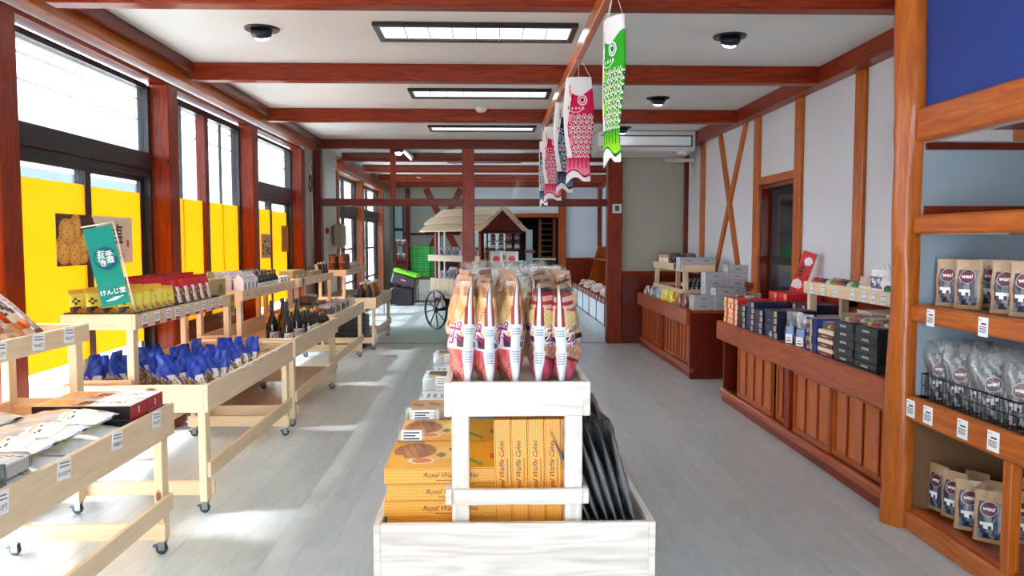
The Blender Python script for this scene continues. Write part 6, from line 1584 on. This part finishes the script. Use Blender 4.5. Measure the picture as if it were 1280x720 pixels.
# black wire rack with gift boxes behind the snack bags
rk = empty('wire_rack', (.235, 11.50, 0)); bk = lin((24, 22, 26))
for x in (-.27, .27):
    for y in (-.16, .16): m_ = MB(); m_.tube((x, y, 0), (x, y, 1.62), .011, 'metal', bk, 8); m_.build('post', rk)
m_ = MB(); m_.path([(-.27, -.16, 1.62), (.27, -.16, 1.62), (.27, .16, 1.62), (-.27, .16, 1.62), (-.27, -.16, 1.62)], .011, 'metal', bk); m_.build('top_frame', rk)
for z in (.5, .92, 1.18, 1.36, 1.49): m_ = MB(); m_.box(-.26, .26, -.155, .155, z - .014, z, 'stain_dark' if z < 1.3 else 'metal', WHITE1 if z < 1.3 else bk); m_.build('shelf', rk)
tag(rk, 'black framed rack of jars and red fruit boxes beside the partition post', 'rack')
def redfruit():
    r = empty('fruit_box'); b = MB(); b.box(-.10, .10, -.08, .08, 0, .15, 'card', lin((236, 226, 210)), ch=.002); b.build('body', r)
    m_ = MB(); m_.grid(lambda u, v: (-.098 + .196 * u, -.0812, .002 + .146 * v), 24, 18, 'card', lambda u, v: (lin((214, 24, 60)) if math.hypot((u - .52) * 1.3, v - .22) < .34 else (lin((206, 220, 236)) if .45 < v < .92 and .25 < u < .8 else (lin((214, 190, 150)) if u < .18 or v > .93 else lin((244, 240, 238))))), False); m_.build('print', r); return r
for k, (x, z) in enumerate(((-.14, 1.181), (.09, 1.181), (-.14, .921), (.09, .921), (-.14, 1.072 - .0), (.09, 1.072))):
    if k > 3: continue
    place('redfruit', redfruit, (.235 + x, 11.43, z), 'white gift box with a red fruit picture on the black rack, ' + ['upper, nearer the cart', 'upper, nearer the alcove', 'lower, nearer the cart', 'lower, nearer the alcove'][k], 'gift box', 'red fruit boxes')
for k in range(4): place('rj', bottle(.11, .04, lin((206, 206, 210)), lin((210, 200, 200)), body=lin((120, 100, 104)), neck=.12, lab=(.2, .6)), (.05 + .12 * k, 11.42, 1.362), 'glass jar on the lower jar shelf of the black rack, ' + ['nearest the cart', 'second from the cart', 'third from the cart', 'nearest the alcove'][k], 'jar', 'jars on the black rack')
for k in range(4): place('rj2', bottle(.10, .038, lin((206, 206, 210)), lin((150, 90, 90)), body=lin((90, 60, 64)), neck=.12, lab=(.2, .6)), (.05 + .12 * k, 11.42, 1.492), 'dark jar on the top jar shelf of the black rack, ' + ['nearest the cart', 'second from the cart', 'third from the cart', 'nearest the alcove'][k], 'jar', 'jars on the black rack')
def gtub(): 
    r = empty('green_tub'); b = MB(); b.lathe([(.07, 0), (.08, .12)], 'plastic', lin((230, 228, 210)), n=18); b.build('body', r); b = MB(); b.lathe([(.084, .12), (.086, .15), (.02, .156)], 'plastic', lin((30, 150, 60)), n=18); b.build('lid', r); return r
for k in range(4): place('gtub', gtub, (-.23 + .24 * k, 10.6, .80), 'round tub with a green lid behind the clear bags, ' + ['nearest the cart', 'second', 'third', 'nearest the alcove'][k], 'tub', 'green-lidded tubs')
lt = empty('low_table', (.13, 10.6, 0))
def LT(n, *a, **k):
    mb = MB(); mb.box(*a, **k); return mb.build(n, lt)
LT('tabletop', -.55, .55, -.25, .25, .775, .80, 'pine', ch=.003)
for x in (-.5, .5):
    for y in (-.2, .2): LT('leg', x - .025, x + .025, y - .025, y + .025, 0, .775, 'pine', axis=2)
tag(lt, 'small pale table behind the centre display carrying green-lidded tubs', 'table')
pp = empty('pale_post_stand', (.62, 12.05, 0)); m_ = MB(); m_.box(-.05, .05, -.03, .03, 0, 1.66, 'plastic', lin((176, 206, 214)), ch=.004); m_.build('panel', pp); m_ = MB(); m_.box(-.08, .08, -.06, .06, 0, .02, 'metal', lin((120, 124, 130))); m_.build('foot', pp); m_ = MB(); m_.box(-.09, .09, -.07, -.03, 1.30, 1.345, 'stain'); m_.build('shelf', pp)
tag(pp, 'slim pale blue upright stand just past the black rack', 'stand')

# far left corner: cabinet, green crates, folding case, jar rack
fc_ = empty('low_cabinet', (-1.72, 18.9, 0))
m_ = MB(); m_.box(-.42, .42, -.28, .28, 0, .58, 'brown_board', ch=.004); m_.build('body', fc_); m_ = MB(); m_.box(-.40, -.01, -.295, -.28, .04, .54, 'plaster'); m_.build('door', fc_); m_ = MB(); m_.box(.01, .40, -.295, -.28, .04, .54, 'plaster'); m_.build('door', fc_)
m_ = MB(); m_.box(-.44, .44, -.30, .28, .58, .60, 'stain'); m_.build('top', fc_); tag(fc_, 'low grey cabinet against the far wall under the green crates', 'cabinet')
for c in range(2):
    for k in range(4): place('gcrate', crate(.46, .34, .185, lin((14, 128, 44))), (-1.68 + .36 * c, 18.82 + .10 * c, .601 + k * .187), 'bright green plastic crate on the low cabinet, %s of the %s stack' % (['bottom', 'second', 'third', 'top'][k], ['front', 'partly hidden rear'][c]), 'crate', 'green crates', scale=(1, 1, 1) if c == 0 else (.5, 1, 1))
for k in range(3): place('wbg', white_bag((150, 150, 150)), (-2.02 + .16 * k, 18.68, .601), 'white gathered bag at the foot of the green crates, ' + ['nearest the window', 'middle', 'touching the crates'][k], 'bag', 'white bags by the crates') if k < 1 else None
fcx = empty('folding_case', (-1.98, 17.7, 0), -.1)
m_ = MB(); m_.box(-.27, .27, -.2, .2, .03, .42, 'plastic', lin((34, 28, 34)), ch=.03); m_.build('lower_case', fcx)
Mt = Matrix.Translation((0, 0, .46)) @ Matrix.Rotation(.28, 4, 'Y'); m_ = MB(); m_.box(-.28, .28, -.2, .2, 0, .26, 'plastic', lin((46, 38, 44)), ch=.03, M=Mt); m_.build('upper_case', fcx)
m_ = MB(); m_.box(-.28, .28, -.21, .21, .262, .34, 'plastic', lin((120, 206, 40)), ch=.015, M=Mt); m_.build('green_lid', fcx)
m_ = MB(); m_.path([(-.24, -.22, .02), (-.24, -.22, .34), (-.18, -.22, .40), (.18, -.22, .40), (.24, -.22, .34), (.24, -.22, .02)], .012, 'metal', bk); m_.build('frame', fcx)
m_ = MB(); m_.box(-.06, .06, -.212, -.2, .12, .145, 'card', lin((230, 150, 170)), M=Mt); m_.build('label', fcx); tag(fcx, 'black case with a tilted lime green lid on the floor by the green crates', 'case')
jrk = empty('slim_rack', (-2.12, 18.55, 0))
for x in (-.14, .14): m_ = MB(); m_.box(x - .025, x + .025, -.1, .1, 0, 1.45, 'stain_dark', axis=2); m_.build('side_post', jrk)
for z in (.9, 1.05, 1.38): m_ = MB(); m_.box(-.2, .2, -.12, .12, z - .02, z, 'stain'); m_.build('shelf', jrk)
tag(jrk, 'slim dark wooden rack holding white tubs in the far corner', 'rack')
for k in range(4): place('wtub', lambda: (lambda r: ((lambda b: (b.lathe([(.05, 0), (.055, .1)], 'plastic', lin((120, 110, 100)), n=12), b.build('body', r)))(MB()), (lambda b: (b.lathe([(.056, .1), (.05, .13)], 'plastic', PW, n=12), b.build('lid', r)))(MB()), r)[2])(empty('white_tub')), (-2.18 + .13 * (k % 2), 18.5, 1.051 if k < 2 else 1.381), 'white-lidded tub on the slim rack, ' + ['lower, window side', 'lower, wall side', 'upper, window side', 'upper, wall side'][k], 'tub', 'white-lidded tubs')

# alcove behind the back wall opening
bb = empty('black_board', (1.02, 21.0, 0)); m_ = MB(); m_.box(-.42, .28, -.02, .02, .75, 2.0, 'dark_room'); m_.build('board', bb); m_ = MB(); m_.box(-.40, -.36, -.02, .2, 0, .75, 'stain_dark'); m_.box(.22, .26, -.02, .2, 0, .75, 'stain_dark'); m_.build('leg', bb); m_ = MB(); m_.box(-.45, .3, -.05, .03, .55, .76, 'stain_dark'); m_.build('lower_panel', bb)
tag(bb, 'tall dark board standing in the alcove behind the rear opening', 'board')
sr = empty('slatted_rack', (1.52, 20.5, 0))
for x in (-.18, .2): m_ = MB(); m_.box(x - .035, x + .035, -.12, .12, 0, 2.05, 'honey', axis=2); m_.build('side_post', sr)
for k in range(8): m_ = MB(); m_.box(-.15, .17, -.12, .12, .88 + k * .15, .905 + k * .15, 'honey'); m_.build('shelf', sr)
tag(sr, 'wooden rack of many narrow shelves inside the rear opening', 'rack')
bn2 = empty('bench', (1.24, 18.6, 0)); m_ = MB(); m_.box(-.45, .46, -.22, .22, .80, .86, 'white_pine', ch=.004); m_.build('top', bn2)
for x in (-.38, .4):
    for y in (-.17, .17): m_ = MB(); m_.box(x - .03, x + .03, y - .03, y + .03, 0, .80, 'pine', axis=2); m_.build('leg', bn2)
m_ = MB(); m_.box(-.35, .37, -.02, .02, .42, .50, 'pine'); m_.build('stretcher', bn2); tag(bn2, 'pale bench table standing in front of the rear opening', 'table')
bn3 = empty('worktable', (1.42, 20.0, 0)); m_ = MB(); m_.box(-.33, .3, -.16, .16, .98, 1.03, 'plastic', lin((176, 196, 176)), ch=.004); m_.build('top', bn3)
for x in (-.28, .25):
    for y in (-.12, .12): m_ = MB(); m_.box(x - .02, x + .02, y - .02, y + .02, 0, .98, 'stain_dark', axis=2); m_.build('leg', bn3)
tag(bn3, 'narrow green-topped table inside the rear opening', 'table')

# low white counter along the right of the back room
wc = empty('low_counter', (2.0, 15.2, 0))
n = 6; y0, y1 = -3.0, 3.3; w = (y1 - y0) / n
for i in range(n):
    m_ = MB(); m_.box(0, .02, y0 + i * w + .012, y0 + (i + 1) * w - .012, .02, .38, 'wall_paper_pale', ch=.003); m_.build('panel', wc)
    m_ = MB(); m_.box(-.012, .02, y0 + i * w - .012, y0 + i * w + .012, 0, .40, 'black_frame' if False else 'stain', axis=2); m_.build('post', wc)
m_ = MB(); m_.box(-.02, .01, y0, y1, .385, .50, 'stain', axis=1); m_.build('top_board', wc); m_ = MB(); m_.box(.01, .82, y0, y1, .40, .42, 'honey'); m_.build('worktop', wc)
m_ = MB(); m_.box(0, .82, y0, y0 + .02, 0, .40, 'wall_paper_pale'); m_.build('end_panel', wc)
for k in range(14): price_card(wc, (-.0215, y0 + .25 + k * .43, .445), -PI / 2, w=.08, h=.06, lines=0)
tag(wc, 'low white-panelled counter with a brown top edge along the back room wall', 'counter')
RP = [((150, 40, 44), (226, 214, 210)), ((214, 200, 196), (120, 40, 50)), ((176, 150, 110), (230, 220, 200))]
nmm = ['dark red', 'white and red', 'tan']
for k in range(26):
    j = (k * 7) % 3; place('rp%d' % j, pk(*RP[j]), (2.10 + .12 * (k % 2), 12.5 + (k // 2) * .42, .421), '%s packet on the low white counter, %s row, %s from the partition' % (nmm[j], ['front', 'rear'][k % 2], ['first', 'second', 'third', 'fourth', 'fifth', 'sixth', 'seventh', 'eighth', 'ninth', 'tenth', 'eleventh', 'twelfth', 'last'][k // 2]), 'snack packet', 'packets on the low counter', rz=-PI / 2 + .4, rx=-.35, scale=1.35)
sh = empty('stepped_shelf', (2.42, 15.0, .421))
for y in (-.95, .1, 1.15, 2.2):
    m_ = MB(); m_.prism([(-.22, 0), (.34, 0), (.34, .95), (.02, .95), (-.05, .72)], y, y + .03, 'honey', plane='xz'); m_.build('side_board', sh)
for x0, z in ((-.12, .66), (.04, .92)): m_ = MB(); m_.box(x0, .34, -.95, 2.23, z, z + .022, 'honey'); m_.build('shelf', sh)
tag(sh, 'honey-coloured stepped shelf standing on the low white counter', 'shelf')
place('cbx', plain_box(.22, .2, .2, lin((216, 222, 200)), lin((240, 240, 236)), 'cream_box'), (2.42, 14.35, 1.11), 'cream box on the stepped shelf nearest the partition', 'box', rz=-PI / 2)
place('lpx', plain_box(.2, .3, .10, lin((206, 180, 170)), lin((170, 140, 130)), 'flat_box'), (2.62, 15.0, 1.37), 'pinkish flat box on top of the stepped shelf', 'box', rz=-PI / 2)
fl = empty('dried_flowers', (2.46, 13.95, 1.109)); b = MB()
for k in range(60):
    a = rnd(0, 6.28); l = rnd(.12, .3); t_ = rnd(.1, .6); b.tube((0, 0, .0), (math.cos(a) * l * t_, math.sin(a) * l * t_, l), .0025, 'food', lin((196, 180, 130)), 4)
b.build('stems', fl)['kind'] = 'stuff'
b = MB()
for k in range(60):
    a = rnd(0, 6.28); l = rnd(.16, .3); t_ = rnd(.1, .7); b.box(math.cos(a) * l * t_ - .012, math.cos(a) * l * t_ + .012, math.sin(a) * l * t_ - .012, math.sin(a) * l * t_ + .012, l - .01, l + .012, 'food', lin((236, 230, 200)) if k % 4 else lin((226, 190, 50)), ch=.005)
b.build('flower_heads', fl)['kind'] = 'stuff'
tag(fl, 'spray of pale dried flowers on the stepped shelf by the partition', 'flowers')
